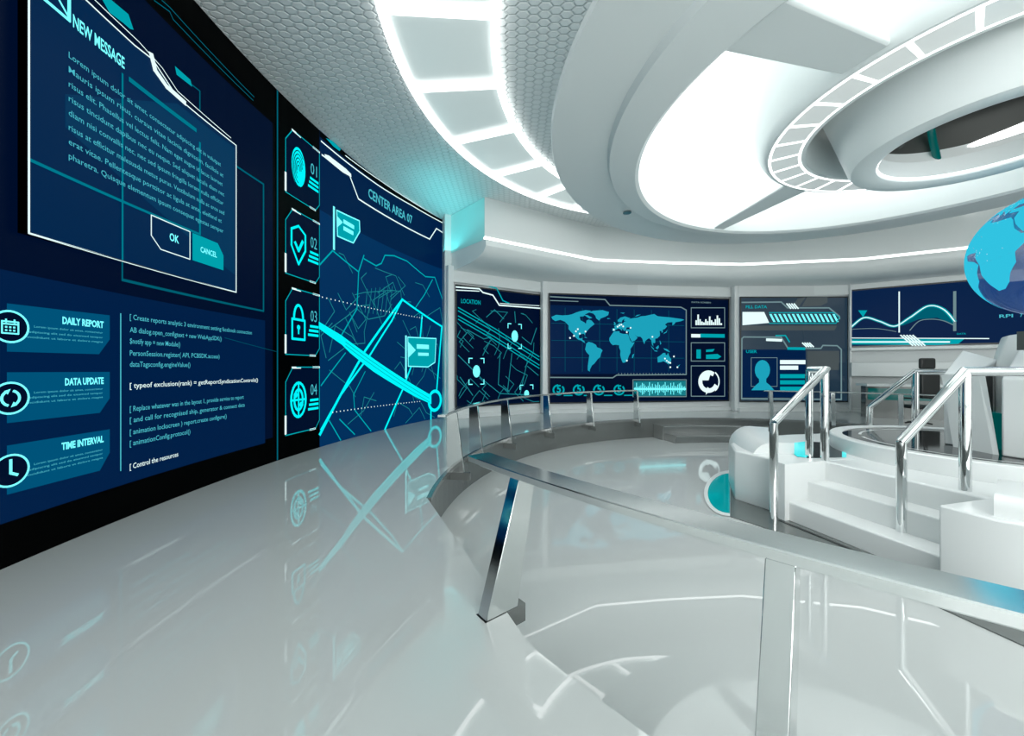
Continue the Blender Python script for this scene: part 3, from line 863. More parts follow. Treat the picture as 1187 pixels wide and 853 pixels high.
g.pline([z3(88, 105), z3(215, 115), z3(235, 135), z3(290, 150), z3(325, 205), z3(550, 222)], .045); g.pline([z3(88, 122), z3(215, 128)], .03); g.pline([z3(330, 195), z3(545, 208)], .02)
g.each('header_line', 'wl', t)
g = Draw(S, .010); g.pline([z3(270, 100), z3(310, 112), z3(345, 180), z3(380, 195)], .04); g.ptext('LOCATION', z3(115, 192), z3(222, 196), 5, .02); g.each('title_text', 'cym', t)
g = Draw(S, .012)
pins = [z3(410, 375), z3(200, 568), z3(475, 690)]
for i, p in enumerate(pins):
    g.new(); c = S.px(*p); g.disc(c, .13 if i < 2 else .1, 16, .2 if i < 2 else .12)
    w, h = .27, .42
    if i == 2: h = .3
    for sx in (-1, 1):
        for sy in (-1, 1):
            if i == 2 and sy < 0: continue
            g.line([(c[0]+sx*w, c[1]+sy*(h-.15)), (c[0]+sx*w, c[1]+sy*h), (c[0]+sx*(w-.12), c[1]+sy*h)], .03)
g.each('map_pin', 'cyb', t)

# world map display
LAND = {
'north_america': [(-168, 66), (-156, 71), (-140, 70), (-125, 71), (-115, 73), (-105, 77), (-95, 80), (-80, 83), (-65, 82), (-72, 77), (-80, 74), (-85, 69), (-95, 68), (-93, 60), (-82, 55), (-79, 52), (-77, 60), (-72, 62), (-64, 60), (-56, 52), (-65, 46), (-70, 42), (-76, 36), (-81, 30), (-81, 25), (-84, 30), (-92, 29), (-97, 26), (-97, 20), (-91, 19), (-88, 21), (-88, 16), (-83, 14), (-82, 9), (-78, 8), (-85, 11), (-92, 15), (-100, 17), (-106, 22), (-113, 30), (-118, 34), (-124, 40), (-124, 48), (-133, 56), (-145, 60), (-158, 57), (-165, 61)],
'greenland': [(-72, 78), (-60, 82), (-35, 84), (-18, 80), (-20, 73), (-28, 69), (-40, 65), (-44, 60), (-52, 65), (-54, 71), (-60, 76)],
'south_america': [(-78, 8), (-72, 12), (-62, 10), (-52, 5), (-50, 0), (-40, -3), (-35, -7), (-39, -14), (-41, -22), (-48, -27), (-54, -34), (-58, -38), (-63, -41), (-66, -46), (-69, -52), (-68, -55), (-74, -52), (-74, -43), (-72, -30), (-70, -18), (-77, -12), (-81, -5), (-79, 2)],
'africa': [(-17, 15), (-17, 21), (-10, 30), (-5, 36), (10, 37), (11, 33), (20, 31), (32, 31), (35, 27), (38, 18), (43, 12), (51, 12), (46, 4), (40, -3), (40, -12), (35, -20), (32, -28), (26, -34), (19, -35), (15, -27), (12, -17), (13, -8), (9, 0), (9, 5), (0, 6), (-8, 5), (-13, 9)],
'eurasia': [(-9, 37), (-9, 43), (-2, 44), (-4, 48), (3, 51), (8, 54), (9, 57), (12, 55), (20, 55), (23, 59), (29, 60), (22, 61), (24, 66), (18, 62), (16, 57), (12, 58), (6, 58), (5, 62), (13, 68), (25, 71), (40, 67), (35, 65), (45, 67), (60, 69), (68, 72), (80, 73), (95, 76), (105, 78), (115, 73), (130, 72), (150, 71), (170, 69), (180, 68), (190, 66), (178, 62), (165, 60), (162, 56), (156, 52), (156, 60), (143, 59), (135, 54), (141, 50), (135, 44), (129, 42), (129, 36), (126, 35), (125, 39), (120, 39), (121, 33), (121, 28), (114, 22), (108, 21), (108, 12), (104, 10), (101, 13), (103, 2), (99, 8), (97, 17), (91, 22), (87, 20), (80, 15), (78, 8), (74, 15), (72, 21), (67, 25), (58, 25), (52, 30), (56, 26), (59, 22), (52, 16), (44, 13), (38, 22), (35, 29), (36, 36), (27, 37), (27, 41), (41, 42), (37, 46), (30, 46), (28, 42), (23, 37), (20, 41), (14, 45), (18, 40), (16, 38), (12, 42), (7, 43), (0, 40), (-2, 37)],
'australia': [(114, -22), (122, -18), (130, -12), (136, -12), (137, -16), (141, -17), (143, -11), (147, -19), (153, -27), (150, -37), (144, -38), (138, -34), (131, -31), (124, -33), (115, -34)],
'britain': [(-5, 50), (1, 52), (-2, 57), (-5, 58), (-4, 54)], 'iceland': [(-22, 64), (-14, 65), (-18, 66), (-23, 66)], 'japan': [(131, 32), (140, 36), (142, 44), (139, 38), (133, 35)],
'madagascar': [(44, -24), (47, -24), (50, -14), (45, -17)], 'borneo': [(109, 0), (117, 6), (118, 1), (114, -4)], 'sumatra': [(95, 5), (104, -2), (105, -6), (99, 0)], 'java': [(105, -6), (114, -7), (114, -9), (106, -8)],
'guinea': [(131, -1), (141, -3), (150, -10), (141, -8), (133, -4)], 'zealand': [(167, -46), (173, -41), (178, -38), (174, -43)], 'cuba': [(-84, 22), (-75, 20), (-80, 23)], 'svalbard': [(12, 79), (25, 79), (20, 77)], 'philippines': [(120, 18), (125, 10), (122, 7)], 'novaya': [(52, 71), (58, 75), (68, 76), (58, 72)],
'baffin': [(-88, 73), (-75, 72), (-62, 66), (-70, 64), (-80, 70)]}
S, t = disp(S2, 'world_map_display', 'wide dark display showing a cyan world map with charts beside it', Z0, Z1)
z4 = lambda a, b: (630+a/4.491, 330+b/4.491)
g = Draw(S, .006); g.rect(.05, S.px(640, 433)[1], S.px(795, 400)[0], S.px(640, 353)[1]); g.done('map_area', 'navy2', t)
for o in t.children:
    if o.name.startswith('map_area'): pass
g = Draw(S, .010)
u0m = S.px(639, 400)[0]; upd = (S.px(785, 400)[0]-u0m)/(180+168-10); v0m = S.px(700, 402)[1]; vpd = (S.px(700, 360)[1]-v0m)/82.
for k, pl in LAND.items():
    g.poly([(u0m+(lo+168)*upd, v0m+la*vpd) for lo, la in pl])
g.each('landmass', 'land', t)
g = Draw(S, .013)
for lo, la in ((10, 50), (5, 47), (15, 52), (20, 48), (-80, 35), (-95, 30), (-100, 40), (-110, 25), (-120, 20), (-105, 35), (135, -25), (145, -33), (150, -35), (140, -30), (150, -45), (170, -45), (30, 35), (100, 25), (30, -30), (160, -20), (40, 45), (-5, 40)):
    g.disc((u0m+(lo+168)*upd, v0m+la*vpd), .034, 8)
g.done('city_dots', 'wl', t, 'stuff')
g = Draw(S, .008)
for x in range(0, 8): 
    u = S.px(655+x*20, 400)[0]; g.line([(u, S.px(640, 430)[1]), (u, S.px(640, 356)[1])], .012)
for y in (374, 394, 414): v = S.px(640, y)[1]; g.line([(.1, v), (S.px(793, 400)[0], v)], .012)
g.done('map_grid', 'cyd', t, 'stuff')
g = Draw(S, .012)
g.pline([z4(35, 60), z4(185, 68), z4(320, 75), z4(345, 105), z4(715, 115), z4(742, 130), z4(742, 465), z4(380, 468), z4(360, 482), z4(35, 480)], .04); g.pline([z4(35, 80), z4(180, 85)], .03)
g.new()
for i in range(22): g.pline([z4(390+i*16, 458), z4(390+i*16, 466)], .02)
g.auto = True
for (a, b, c, d) in ((768, 118, 942, 222), (768, 300, 942, 395), (768, 420, 942, 578), (465, 492, 742, 580)):
    g.pline([z4(a, b), z4(c, b), z4(c, d), z4(a, d)], .03, True)
g.ptext('DATA SCREEN', z4(770, 92), z4(870, 94), 1.6, .02)
g.each('panel_outline', 'gl', t)
g = Draw(S, .014)
for i, h_ in enumerate([25, 55, 30, 18, 14, 30, 20, 45, 25, 15, 30, 50, 35, 10]):
    a, b = S.px(*z4(790+i*10, 208)), S.px(*z4(798+i*10, 208-h_)); g.rect(a[0], a[1], b[0], b[1])
a, b = S.px(*z4(768, 272)), S.px(*z4(815, 255)); g.rect(a[0], a[1], b[0], b[1])
g.new(); c = S.px(*z4(858, 502)); g.ring(c, .34, .16, 22, 60, 330); g.ring(c, .44, .05, 22, -50, 50); g.poly([(c[0]-.2, c[1]+.3), (c[0]+.1, c[1]+.35), (c[0], c[1]+.05), (c[0]-.25, c[1]+.05)]); g.poly([(c[0]-.12, c[1]-.5), (c[0]+.1, c[1]-.3), (c[0]-.05, c[1]-.2)])
g.each('chart_bar', 'wl', t)
g = Draw(S, .013)
a, b = S.px(*z4(815, 272)), S.px(*z4(942, 255)); g.rect(a[0], a[1], b[0], b[1])
a, b = S.px(*z4(795, 382)), S.px(*z4(818, 335)); g.rect(a[0], a[1], b[0], b[1]); g.ppoly([z4(845, 362), z4(905, 358), z4(925, 372), z4(905, 384), z4(845, 384)]); g.ppoly([z4(845, 348), z4(880, 346), z4(890, 332), z4(845, 336)])
for i in range(4):
    g.new(); c = S.px(*z4(78+i*105, 545)); g.ring(c, .19, .06, 16, 100, 400, ry=.17); g.text('5', c[0]-.07, c[1]-.09, .16, .26, .03); g.line([(c[0]+.2, c[1]-.2), (c[0]+.5, c[1]-.2)], .04)
g.each('gauge_icon', 'cym', t)
g = Draw(S, .011); a, b = S.px(*z4(468, 578)), S.px(*z4(740, 498)); g.rect(a[0], a[1], b[0], b[1]); g.done('wave_panel', 'cyt', t)
g = Draw(S, .015); g.new(); c0 = S.px(*z4(472, 540)); c1 = S.px(*z4(738, 540)); g.line([c0, c1], .06)
for i in range(36):
    u = c0[0]+(c1[0]-c0[0])*(i+.5)/36; h_ = .06+.20*abs(sin(i*1.7)*cos(i*.6)); g.rect(u-.012, c0[1]-h_, u+.012, c0[1]+h_)
g.done('sound_wave', 'cyb', t)

# profile display
S, t = disp(S3, 'profile_display', 'glassy slate display with a striped progress bar and a person profile card', Z0, Z1, 'slate')
z5 = lambda a, b: (850+a/6.321, 335+b/6.321)
g = Draw(S, .006); g.ppoly([z5(65, 440), z5(530, 440), z5(530, 790), z5(65, 790)]); g.done('card_area', 'navy2', t)
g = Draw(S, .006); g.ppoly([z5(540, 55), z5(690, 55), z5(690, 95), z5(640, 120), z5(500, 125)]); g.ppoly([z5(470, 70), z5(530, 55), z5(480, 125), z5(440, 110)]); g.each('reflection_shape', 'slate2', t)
g = Draw(S, .006); g.ppoly([z5(540, 450), z5(775, 450), z5(775, 590), z5(540, 590)]); g.ppoly([z5(60, 265), z5(760, 265), z5(740, 300), z5(60, 300)]); g.each('grey_area', 'slate2', t)
g = Draw(S, .010)
g.pline([z5(62, 95), z5(350, 92), z5(395, 135), z5(700, 135), z5(775, 195), z5(778, 215)], .05); g.pline([z5(62, 360), z5(75, 348), z5(350, 350), z5(400, 432), z5(640, 432), z5(655, 410), z5(760, 412), z5(790, 440), z5(790, 805), z5(60, 800), z5(62, 360)], .05)
g.pline([z5(130, 500), z5(320, 500), z5(320, 710), z5(130, 710)], .02, True)
g.each('panel_outline', 'gl', t)
g = Draw(S, .012); g.pline([z5(245, 368), z5(350, 372)], .10); 
for yb, xe in ((532, 518), (573, 465)): g.pline([z5(350, yb), z5(xe, yb)], .15)
g.ppoly([z5(66, 165), z5(225, 165), z5(262, 245), z5(66, 262)])
for i in range(4): g.pline([z5(390+i*18, 105), z5(420+i*18, 140)], .05); g.pline([z5(505+i*17, 392), z5(535+i*17, 420)], .05)
g.each('white_bar', 'wl', t)
g = Draw(S, .013)
for i in range(15): 
    x = 262+i*33; g.ppoly([z5(x, 180), z5(x+16, 180), z5(x+46, 238), z5(x+30, 238)])
g.each('progress_stripe', 'cyb', t)
g = Draw(S, .014); g.pline([z5(262, 170), z5(735, 170), z5(775, 205), z5(750, 248), z5(262, 248)], .035); g.pline([z5(310, 338), z5(380, 338), z5(410, 385)], .05); g.pline([z5(400, 432), z5(520, 434)], .1)
g.ptext('FILL DATA', z5(90, 138), z5(245, 138), 3.4, .02); g.ptext('USER', z5(92, 465), z5(172, 465), 3.4, .02)
for yb, xe in ((635, 528), (680, 528), (727, 528)): g.pline([z5(350, yb), z5(xe, yb)], .15)
g.each('teal_bar', 'cym', t)
g = Draw(S, .012)
g.new(); c = S.px(*z5(212, 590)); g.disc(c, .28, 20, .37); g.ppoly([z5(185, 630), z5(240, 630), z5(240, 680), z5(265, 700), z5(300, 738), z5(130, 738), z5(165, 700), z5(188, 680)])
g.done('profile_silhouette', 'land', t)

# wave chart display (higher, angled)
S, t = disp(S4, 'wave_chart_display', 'navy display with glowing cyan sine curve, behind the globe', 2.36, 4.47, 'navy2', .05)
z6 = lambda a, b: (1000+a/3.556, 200+b/3.556)
z7 = lambda a, b: (840+a/2.844, 220+b/2.844)
def curve(pts, w, n=10):
    out = []
    for i in range(len(pts)-1):
        p0 = pts[max(i-1, 0)]; p1 = pts[i]; p2 = pts[i+1]; p3 = pts[min(i+2, len(pts)-1)]
        for k in range(n):
            q = k/n; out.append(tuple(.5*((2*p1[j])+(-p0[j]+p2[j])*q+(2*p0[j]-5*p1[j]+4*p2[j]-p3[j])*q*q+(-p0[j]+3*p1[j]-3*p2[j]+p3[j])*q**3) for j in (0, 1)))
    return out+[pts[-1]]
A_ = curve([z7(418, 450), z7(460, 420), z7(510, 432), z7(560, 448), z7(610, 420), z7(670, 382), z7(720, 392), z7(758, 432)], 1)
B_ = curve([z7(418, 458), z7(500, 456), z7(565, 466)], 1); C_ = curve([z7(610, 462), z7(640, 432), z7(680, 425), z7(720, 430), z7(755, 445)], 1)
g = Draw(S, .008)
g.poly([S.px(*p) for p in A_[28:]]+[S.px(*z7(758, 445)), S.px(*z7(700, 420)), S.px(*z7(640, 425)), S.px(*z7(590, 445))]); g.done('curve_shade', 'cyd', t)
g = Draw(S, .010); g.pline(A_, .09); g.ppoly([z7(440, 396), z7(470, 396), z7(456, 418)]); g.ppoly([z7(418, 492), z7(790, 490), z7(770, 506), z7(700, 510), z7(418, 508)]); g.ptext('DATA', z7(765, 476), z7(795, 475), 1.8, .02); g.each('sine_curve', 'cym', t)
g = Draw(S, .013); g.pline(A_, .03); g.pline([z7(418, 487), z7(870, 489)], .03); g.pline([z7(418, 500), z7(740, 500)], .05)
for i in range(5): g.pline([z7(580+i*10, 478), z7(620+i*10, 512)], .04)
g.pline([z7(575, 335), z7(575, 468)], .035); g.each('chart_highlight', 'wl', t)
g = Draw(S, .010); g.pline(B_, .02); g.pline(C_, .025); g.pline([z7(758, 335), z7(758, 462)], .07); g.each('chart_axis', 'gl', t)
g = Draw(S, .012); A = S.px(*z6(562, 597)); g.text('RPI', A[0], A[1], .28, .10, .02); g.text('7', A[0]+.42, A[1], .05, .1, .02); g.each('chart_number', 'cooltxt', t)
# wall recess under the wave chart: ledges
bm = bmesh.new()
SS = Flat(S4[0], S4[1], 0)
def ledge(bm, u0, u1, z0, z1, d):
    a, b = SS.P(u0, 0, 0), SS.P(u1, 0, 0); c, e = SS.P(u1, 0, d), SS.P(u0, 0, d)
    prism(bm, [(a.x, a.y), (e.x, e.y), (c.x, c.y), (b.x, b.y)], z0, z1)
ledge(bm, .0, 6.2, 2.22, 2.34, .22); ledge(bm, .0, 6.2, 1.30, 1.80, .35)
bmesh.ops.recalc_face_normals(bm, faces=bm.faces)
struct(bevel(link_bm('trim_10', bm, 'cove'), .02))

# ================================================================== PIT STEPS
st_a = [ang_of(ray_circle(x, PC, PR), PC) for x in (757, 888)]
stp = thing('pit_steps', 'two low grey metal steps leading down into the sunken floor by the world map', 'steps', (PC[0]+PR*cos(RAD(85)), PC[1]+PR*sin(RAD(85)), ZP))
for z, r0, r1 in ((-.17, PR-.02, PR-.55), (-.38, PR-.02, PR-1.05)):
    bm = bmesh.new()
    a0, a1 = st_a[0]-(.6 if z < -.3 else 0), st_a[1]
    lathe(bm, PC, [(r0, z), (r1, z), (r1-.02, z-.02), (r1-.02, z-.07), (r1+.05, z-.08), (r1+.05, ZP), (r0, ZP)], a0, a1, n=20, close=True)
    bmesh.ops.recalc_face_normals(bm, faces=bm.faces)
    link_bm('step', bm, 'tread', stp)

# ================================================================== FLAT-RAIL RAILINGS
def fin_post(bm, base, top, rad, w0, w1, th):
    """tapered fin from base to top; rad = unit vector in plan pointing out of the pit"""
    t = Vector((-rad.y, rad.x))
    V = []
    for (p, w, tt) in ((base, w0, th), (top, w1, th)):
        for sr, stt in ((-1, -1), (1, -1), (1, 1), (-1, 1)):
            V.append(bm.verts.new((p[0]+rad.x*sr*w/2+t.x*stt*tt/2, p[1]+rad.y*sr*w/2+t.y*stt*tt/2, p[2])))
    for q in ((3, 2, 1, 0), (4, 5, 6, 7), (0, 1, 5, 4), (1, 2, 6, 5), (2, 3, 7, 6), (3, 0, 4, 7)): face(bm, [V[i] for i in q])
def arc_pts(c, r, a0, a1, z, n): return [(c[0]+r*cos(RAD(a0+(a1-a0)*i/n)), c[1]+r*sin(RAD(a0+(a1-a0)*i/n)), z) for i in range(n+1)]
def railing(label, c, Rr, Rb, a0, a1, posts, zt_, w, th, pw=(.16, .09), pth=.045, name='guard_railing', rm='brush', pm='steel', zb=-.20):
    mid = arc_pts(c, Rr, (a0+a1)/2, a1, 0, 1)[0]
    t = thing(name, label, 'railing', mid)
    bm = bmesh.new()
    sweep(bm, arc_pts(c, Rr, a0, a1, zt_-th/2, 48), [(-w/2, -th/2), (w/2, -th/2), (w/2, th/2), (-w/2, th/2)])
    bmesh.ops.recalc_face_normals(bm, faces=bm.faces)
    bevel(link_bm('handrail', bm, rm, t), .006, 1)
    for a in posts:
        rad = Vector((cos(RAD(a)), sin(RAD(a))))
        b = (c[0]+Rb*rad.x, c[1]+Rb*rad.y, zb); tp_ = (c[0]+Rr*rad.x, c[1]+Rr*rad.y, zt_-th)
        bm = bmesh.new(); fin_post(bm, b, tp_, rad, pw[0], pw[1], pth)
        po = bevel(link_bm('post', bm, pm, t), .004, 1)
        bm = bmesh.new()
        q = [(b[0]+rad.x*r_+(-rad.y)*s_, b[1]+rad.y*r_+rad.x*s_) for r_, s_ in ((-pw[0]*.45-.10, -.5*pth-.005), (pw[0]*.4, -.5*pth-.005), (pw[0]*.4, .5*pth+.005), (-pw[0]*.45-.10, .5*pth+.005))]
        prism(bm, q, zb, zb+.12)
        bk = link_bm('bracket', bm, 'riser', None)
        bk.parent = po; bk.location = (0, 0, 0)
    return t
A2 = [ang_of(ray_circle(x, PC, PR-.02), PC) for x in (524, 549, 585, 633, 683, 737)]
railing('curved flat steel railing on slanted fins along the far left edge of the sunken floor', PC, PR-.02, PR-.09, A2[0]+5, A2[-1]-.1, A2, .92, .12, .04, pw=(.30, .17), pth=.05, rm='brush')
A3 = [ang_of(ray_circle(x, PC, PR-.02), PC) for x in (888, 893, 965, 1044, 1110, 1180)]
railing('thin steel railing behind the round platform below the profile display', PC, PR-.02, PR-.09, A3[0]+.5, A3[-1]-10, A3[1:], .90, .08, .035, pw=(.20, .12), pth=.10)
def n_ang(x, y, z): return ang_of(plan(x, y, z), NC) % 360
aS = n_ang(543, 527, .9); aE = 262.
a1_, a2_ = n_ang(600, 553, .9), n_ang(905, 650, .9)
railing('broad curved foreground handrail of pale brushed metal sweeping to the right edge', NC, NR-.265, NR-.02, aS, aE, [a1_-.75, a2_-.1, a2_+13, a2_+28], .9, .20, .05, pw=(.27, .15), pth=.10, pm='steel', zb=-.12)

# ================================================================== CENTRAL PLATFORM
C0 = (7.5, 5.76)
U = Vector((-.967, -.255)); V_ = Vector((.255, -.967))
def L2(a, b): return (C0[0]+U.x*a+V_.x*b, C0[1]+U.y*a+V_.y*b)
plat = thing('central_platform', 'raised round white platform with steps, glossy black top and teal inlay', 'platform', (C0[0], C0[1], ZP))
ZL = .22
# landing slab
pts = [L2(2.79, -.90), L2(3.40, -.93), (3.72, 6.35), (4.0, 6.95), (4.7, 7.55), (5.8, 7.9), (7.5, 8.2), (9.6, 8.0), (11.0, 6.6), (11.2, 4.6), (10.2, 3.0), (8.2, 2.3), (6.2, 2.55), (4.9, 3.2), L2(3.40, 1.72), L2(3.55, 1.16), L2(2.79, 1.10)]
bm = bmesh.new(); prism(bm, pts, ZP, ZL); bmesh.ops.recalc_face_normals(bm, faces=bm.faces)
bevel(link_bm('landing', bm, 'white', plat), .03, 3)
# cheeks either side of the steps
for b0, b1, aa in ((-.96, -.60, 3.56), (1.06, 1.75, 3.60)):
    bm = bmesh.new(); prism(bm, [L2(2.2, b0), L2(aa-.18, b0), L2(aa, b0+.12 if b0 < 0 else b0), L2(aa, b1 if b0 < 0 else b1-.3), L2(aa-.2 if b0 > 0 else aa, b1), L2(2.2, b1)], ZP, ZL+.004); bmesh.ops.recalc_face_normals(bm, faces=bm.faces)
    bevel(link_bm('stair_cheek', bm, 'white', plat), .02, 3)
for i, (a, z) in enumerate(((3.48, -.33), (3.13, -.055))):
    bm = bmesh.new(); prism(bm, [L2(2.5, -.64), L2(a, -.64), L2(a, 1.10), L2(2.5, 1.10)], ZP, z); bmesh.ops.recalc_face_normals(bm, faces=bm.faces)
    bevel(link_bm('step', bm, 'white', plat), .02, 2)
# pillow-edged ring bodies flanking the steps
def pillow(bm, c, r0, r1, z0, z1, a0, a1, rr=.34, n=30):
    prof = [(r1, z0)]+[(r1-rr+rr*cos(RAD(t)), z1-rr+rr*sin(RAD(t))) for t in range(0, 91, 15)]+[(r0, z1), (r0, z0)]
    lathe(bm, c, prof, a0, a1, n=n, close=True)
b_ang = ang_of((3.8, 6.2), C0)
bm = bmesh.new(); pillow(bm, C0, 3.0, 3.66, ZP, .40, 174, 141); bmesh.ops.recalc_face_normals(bm, faces=bm.faces)
smart(link_bm('rounded_rim', bm, 'white', plat), 50)
bm = bmesh.new(); pillow(bm, C0, 2.9, 3.75, ZP, .42, ang_of(ray_circle(1152, C0, 3.75, False), C0) % 360, 285, .12); bmesh.ops.recalc_face_normals(bm, faces=bm.faces)
smart(link_bm('rounded_rim', bm, 'white', plat), 50)
# curb and black top
CC = (7.25, 5.72)
bm = bmesh.new(); lathe(bm, CC, [(1.90, ZL-.02), (1.90, .44), (1.885, .455), (1.74, .455), (1.72, .44), (1.72, ZL-.02)], n=96, close=True); bmesh.ops.recalc_face_normals(bm, faces=bm.faces)
smart(link_bm('curb', bm, 'white', plat), 40)
bm = bmesh.new(); lathe(bm, CC, [(1.73, .43), (.01, .43)], n=64); link_bm('black_top', bm, 'blackgloss', plat)
bm = bmesh.new(); lathe(bm, CC, [(1.50, .434), (1.46, .434)], 150, 260, n=40); lathe(bm, CC, [(1.50, .434), (1.46, .434)], 60, 140, n=30); link_bm('inlay_line', bm, 'white', plat)
# dark floor reflection at the platform foot, painted as a thin grey plate
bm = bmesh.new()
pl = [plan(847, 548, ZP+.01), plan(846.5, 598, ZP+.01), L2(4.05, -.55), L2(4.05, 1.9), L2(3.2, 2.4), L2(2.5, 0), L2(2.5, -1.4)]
prism(bm, pl, ZP, ZP+.012); link_bm('dark_reflection', bm, 'reflfl', plat)
bm = bmesh.new(); prism(bm, [L2(3.60, -.70), L2(3.64, -.70), L2(3.60, 1.5), L2(3.56, 1.5)], ZP, ZP+.02); link_bm('shadow_gap', bm, 'blackgloss', plat)
# teal inlays
def inlay(name, pxs, z, m, parent, inset=None):
    bm = bmesh.new(); face(bm, [bm.verts.new((*plan(x, y, z), z)) for x, y in pxs]); bmesh.ops.recalc_face_normals(bm, faces=bm.faces)
    return link_bm(name, bm, m, parent)
el = [(846-30*sin(RAD(t)), 571-26.5*cos(RAD(t))) for t in range(0, 181, 10)]
el2 = [(846-25.5*sin(RAD(t)), 571-23*cos(RAD(t))) for t in range(0, 181, 10)]
fl = thing('floor_inlay', 'half round teal glass floor inlay with white rim at the foot of the platform', 'floor light', (*plan(840, 571, ZP), ZP))  # flat teal glass inlay with a white rim, weakly emissive
inlay('rim', el, ZP+.014, 'cove', fl); inlay('glass', el2, ZP+.018, 'teal', fl)
inlay('inlay_glass', [(913, 520), (921, 512.5), (937, 511), (981, 514), (981, 529.5), (938, 530.5), (924, 529)], ZL+.006, 'blackgloss', plat)
inlay('inlay_glow', [(913, 520), (921, 512.5), (935, 511), (935, 530), (924, 528.5)], ZL+.009, 'tealbright', plat)
inlay('inlay_glow', [(976, 514), (981, 514), (981, 529.5), (976, 529.5)], ZL+.009, 'tealbright', plat)

# ------------------------------------------------------------------ chrome stair handrails
def bent_rail(label, path, posts, r=.05):
    t = thing('stair_handrail', label, 'handrail', posts[0][0])
    bm = bmesh.new(); tube(bm, path, r, 14); smart(link_bm('handrail', bm, 'chrome', t), 40)
    for a, b in posts:
        bm = bmesh.new(); tube(bm, [a, b], r*.98, 14); smart(link_bm('post', bm, 'chrome', t), 40)
    return t
def at(x, y, z):
    p = plan(x, y, z); return (p[0], p[1], z)
p1 = at(897, 607, ZP); p2 = at(956, 533, ZL); p3 = at(938, 529, ZL)
bent_rail('polished handrail left of the white platform steps, in front of the profile display',
          [(p1[0], p1[1], .83), (p2[0], p2[1], 1.57), (p3[0], p3[1], 1.57)], [(p1, (p1[0], p1[1], .83)), (p2, (p2[0], p2[1], 1.57)), (p3, (p3[0], p3[1], 1.57))], .055)
q1 = at(1045, 642, ZP); q2 = at(1119, 568, ZL)
bent_rail('polished handrail right of the white platform steps, running off the right edge',
          [(q1[0], q1[1], .73), (q2[0], q2[1], 1.56), (6.3, 4.05, 1.56), (7.6, 3.4, 1.56)], [(q1, (q1[0], q1[1], .73)), (q2, (q2[0], q2[1], 1.56)), ((7.6, 3.4, ZL), (7.6, 3.4, 1.56))], .052)
r1 = (8.15, 8.65, ZP); r2 = (8.5, 8.0, ZL)
bent_rail('polished handrail on the far side of the platform, behind the black top',
          [(r1[0], r1[1], .72), (r2[0], r2[1], 1.52), (10.2, 7.5, 1.52)], [(r1, (r1[0], r1[1], .72)), (r2, (r2[0], r2[1], 1.52)), ((10.2, 7.5, ZL), (10.2, 7.5, 1.52))], .06)

# ------------------------------------------------------------------ consoles and globe stand
def wedge(bm, quad, z0, zs):
    b = [bm.verts.new((x, y, z0)) for x, y in quad]; t = [bm.verts.new((x, y, z)) for (x, y), z in zip(quad, zs)]
    for i in range(4): face(bm, [b[i], b[(i+1) % 4], t[(i+1) % 4], t[i]])
    face(bm, t); face(bm, b[::-1]); bmesh.ops.recalc_face_normals(bm, faces=bm.faces)
def kx(x, D): return ((x-PX)/F*D, D)
con = thing('control_console', 'white box console with sloped top at the left of the globe stand', 'console', (*kx(1110, 5.9), .43))
bm = bmesh.new()
a, b, c, d = kx(1094, 5.85), kx(1127, 5.55), kx(1157, 6.0), kx(1116, 6.5)
wedge(bm, [a, b, c, d], .43, [1.52, 1.52, 1.73, 1.91]); bevel(link_bm('body', bm, 'white', con), .02)
bm = bmesh.new(); ins = lambda p, q, t_: (p[0]+(q[0]-p[0])*t_, p[1]+(q[1]-p[1])*t_)
x0, x1 = kx(1127, 5.50), kx(1136, 5.42)
wedge(bm, [x0, x1, (x1[0]+.5, x1[1]+.25), (x0[0]+.5, x0[1]+.35)], .43, [1.50, 1.50, 1.5, 1.5]); link_bm('dark_side', bm, 'black', con)
bm = bmesh.new()
t0, t1 = kx(1134, 5.38), kx(1142, 5.30); s0, s1 = kx(1151, 5.15), kx(1158, 5.1)
vsx = [bm.verts.new((t0[0], t0[1], 1.5)), bm.verts.new((t1[0], t1[1], 1.5)), bm.verts.new((s1[0], s1[1], .43)), bm.verts.new((s0[0], s0[1], .43))]
vsy = [bm.verts.new(v.co+Vector((.04, .5, 0))) for v in vsx]
face(bm, vsx); face(bm, vsy[::-1])
for i in range(4): face(bm, [vsx[i], vsx[(i+1) % 4], vsy[(i+1) % 4], vsy[i]])
bmesh.ops.recalc_face_normals(bm, faces=bm.faces); link_bm('slanted_leg', bm, 'white2', con)
con2 = thing('control_console', 'large white console block at the right edge below the globe', 'console', (*kx(1190, 5.1), .43))
bm = bmesh.new(); a, b, c, d = kx(1161, 5.05), kx(1235, 4.55), kx(1260, 5.2), kx(1182, 5.7)
wedge(bm, [a, b, c, d], .43, [1.46, 1.46, 1.9, 1.9]); bevel(link_bm('body', bm, 'white', con2), .02)
bm = bmesh.new(); e1, e2 = kx(1145, 5.6), kx(1163, 5.4)
wedge(bm, [e1, e2, (e2[0]+.3, e2[1]+.3), (e1[0]+.3, e1[1]+.4)], .43, [.95, .95, .95, .95]); link_bm('screen_box', bm, 'tealdark', con2)
GC = Vector((8.16, 5.6, 3.32)); GR = .955
ped = thing('globe_stand', 'tall sloping white pedestal carrying the globe', 'stand', (GC.x, GC.y, .43))
bm = bmesh.new()
for ring_, z in (((1.05), .43),): pass
lev = [(.72, .43), (.72, 1.62), (.60, 2.10), (.30, 2.14)]
rings = [[bm.verts.new((GC.x+r*cos(2*pi*(k+.5)/8), GC.y+r*sin(2*pi*(k+.5)/8), z)) for k in range(8)] for r, z in lev]
for A, B in zip(rings, rings[1:]):
    for j in range(8): face(bm, [A[j], A[(j+1) % 8], B[(j+1) % 8], B[j]])
face(bm, rings[-1]); bmesh.ops.recalc_face_normals(bm, faces=bm.faces)
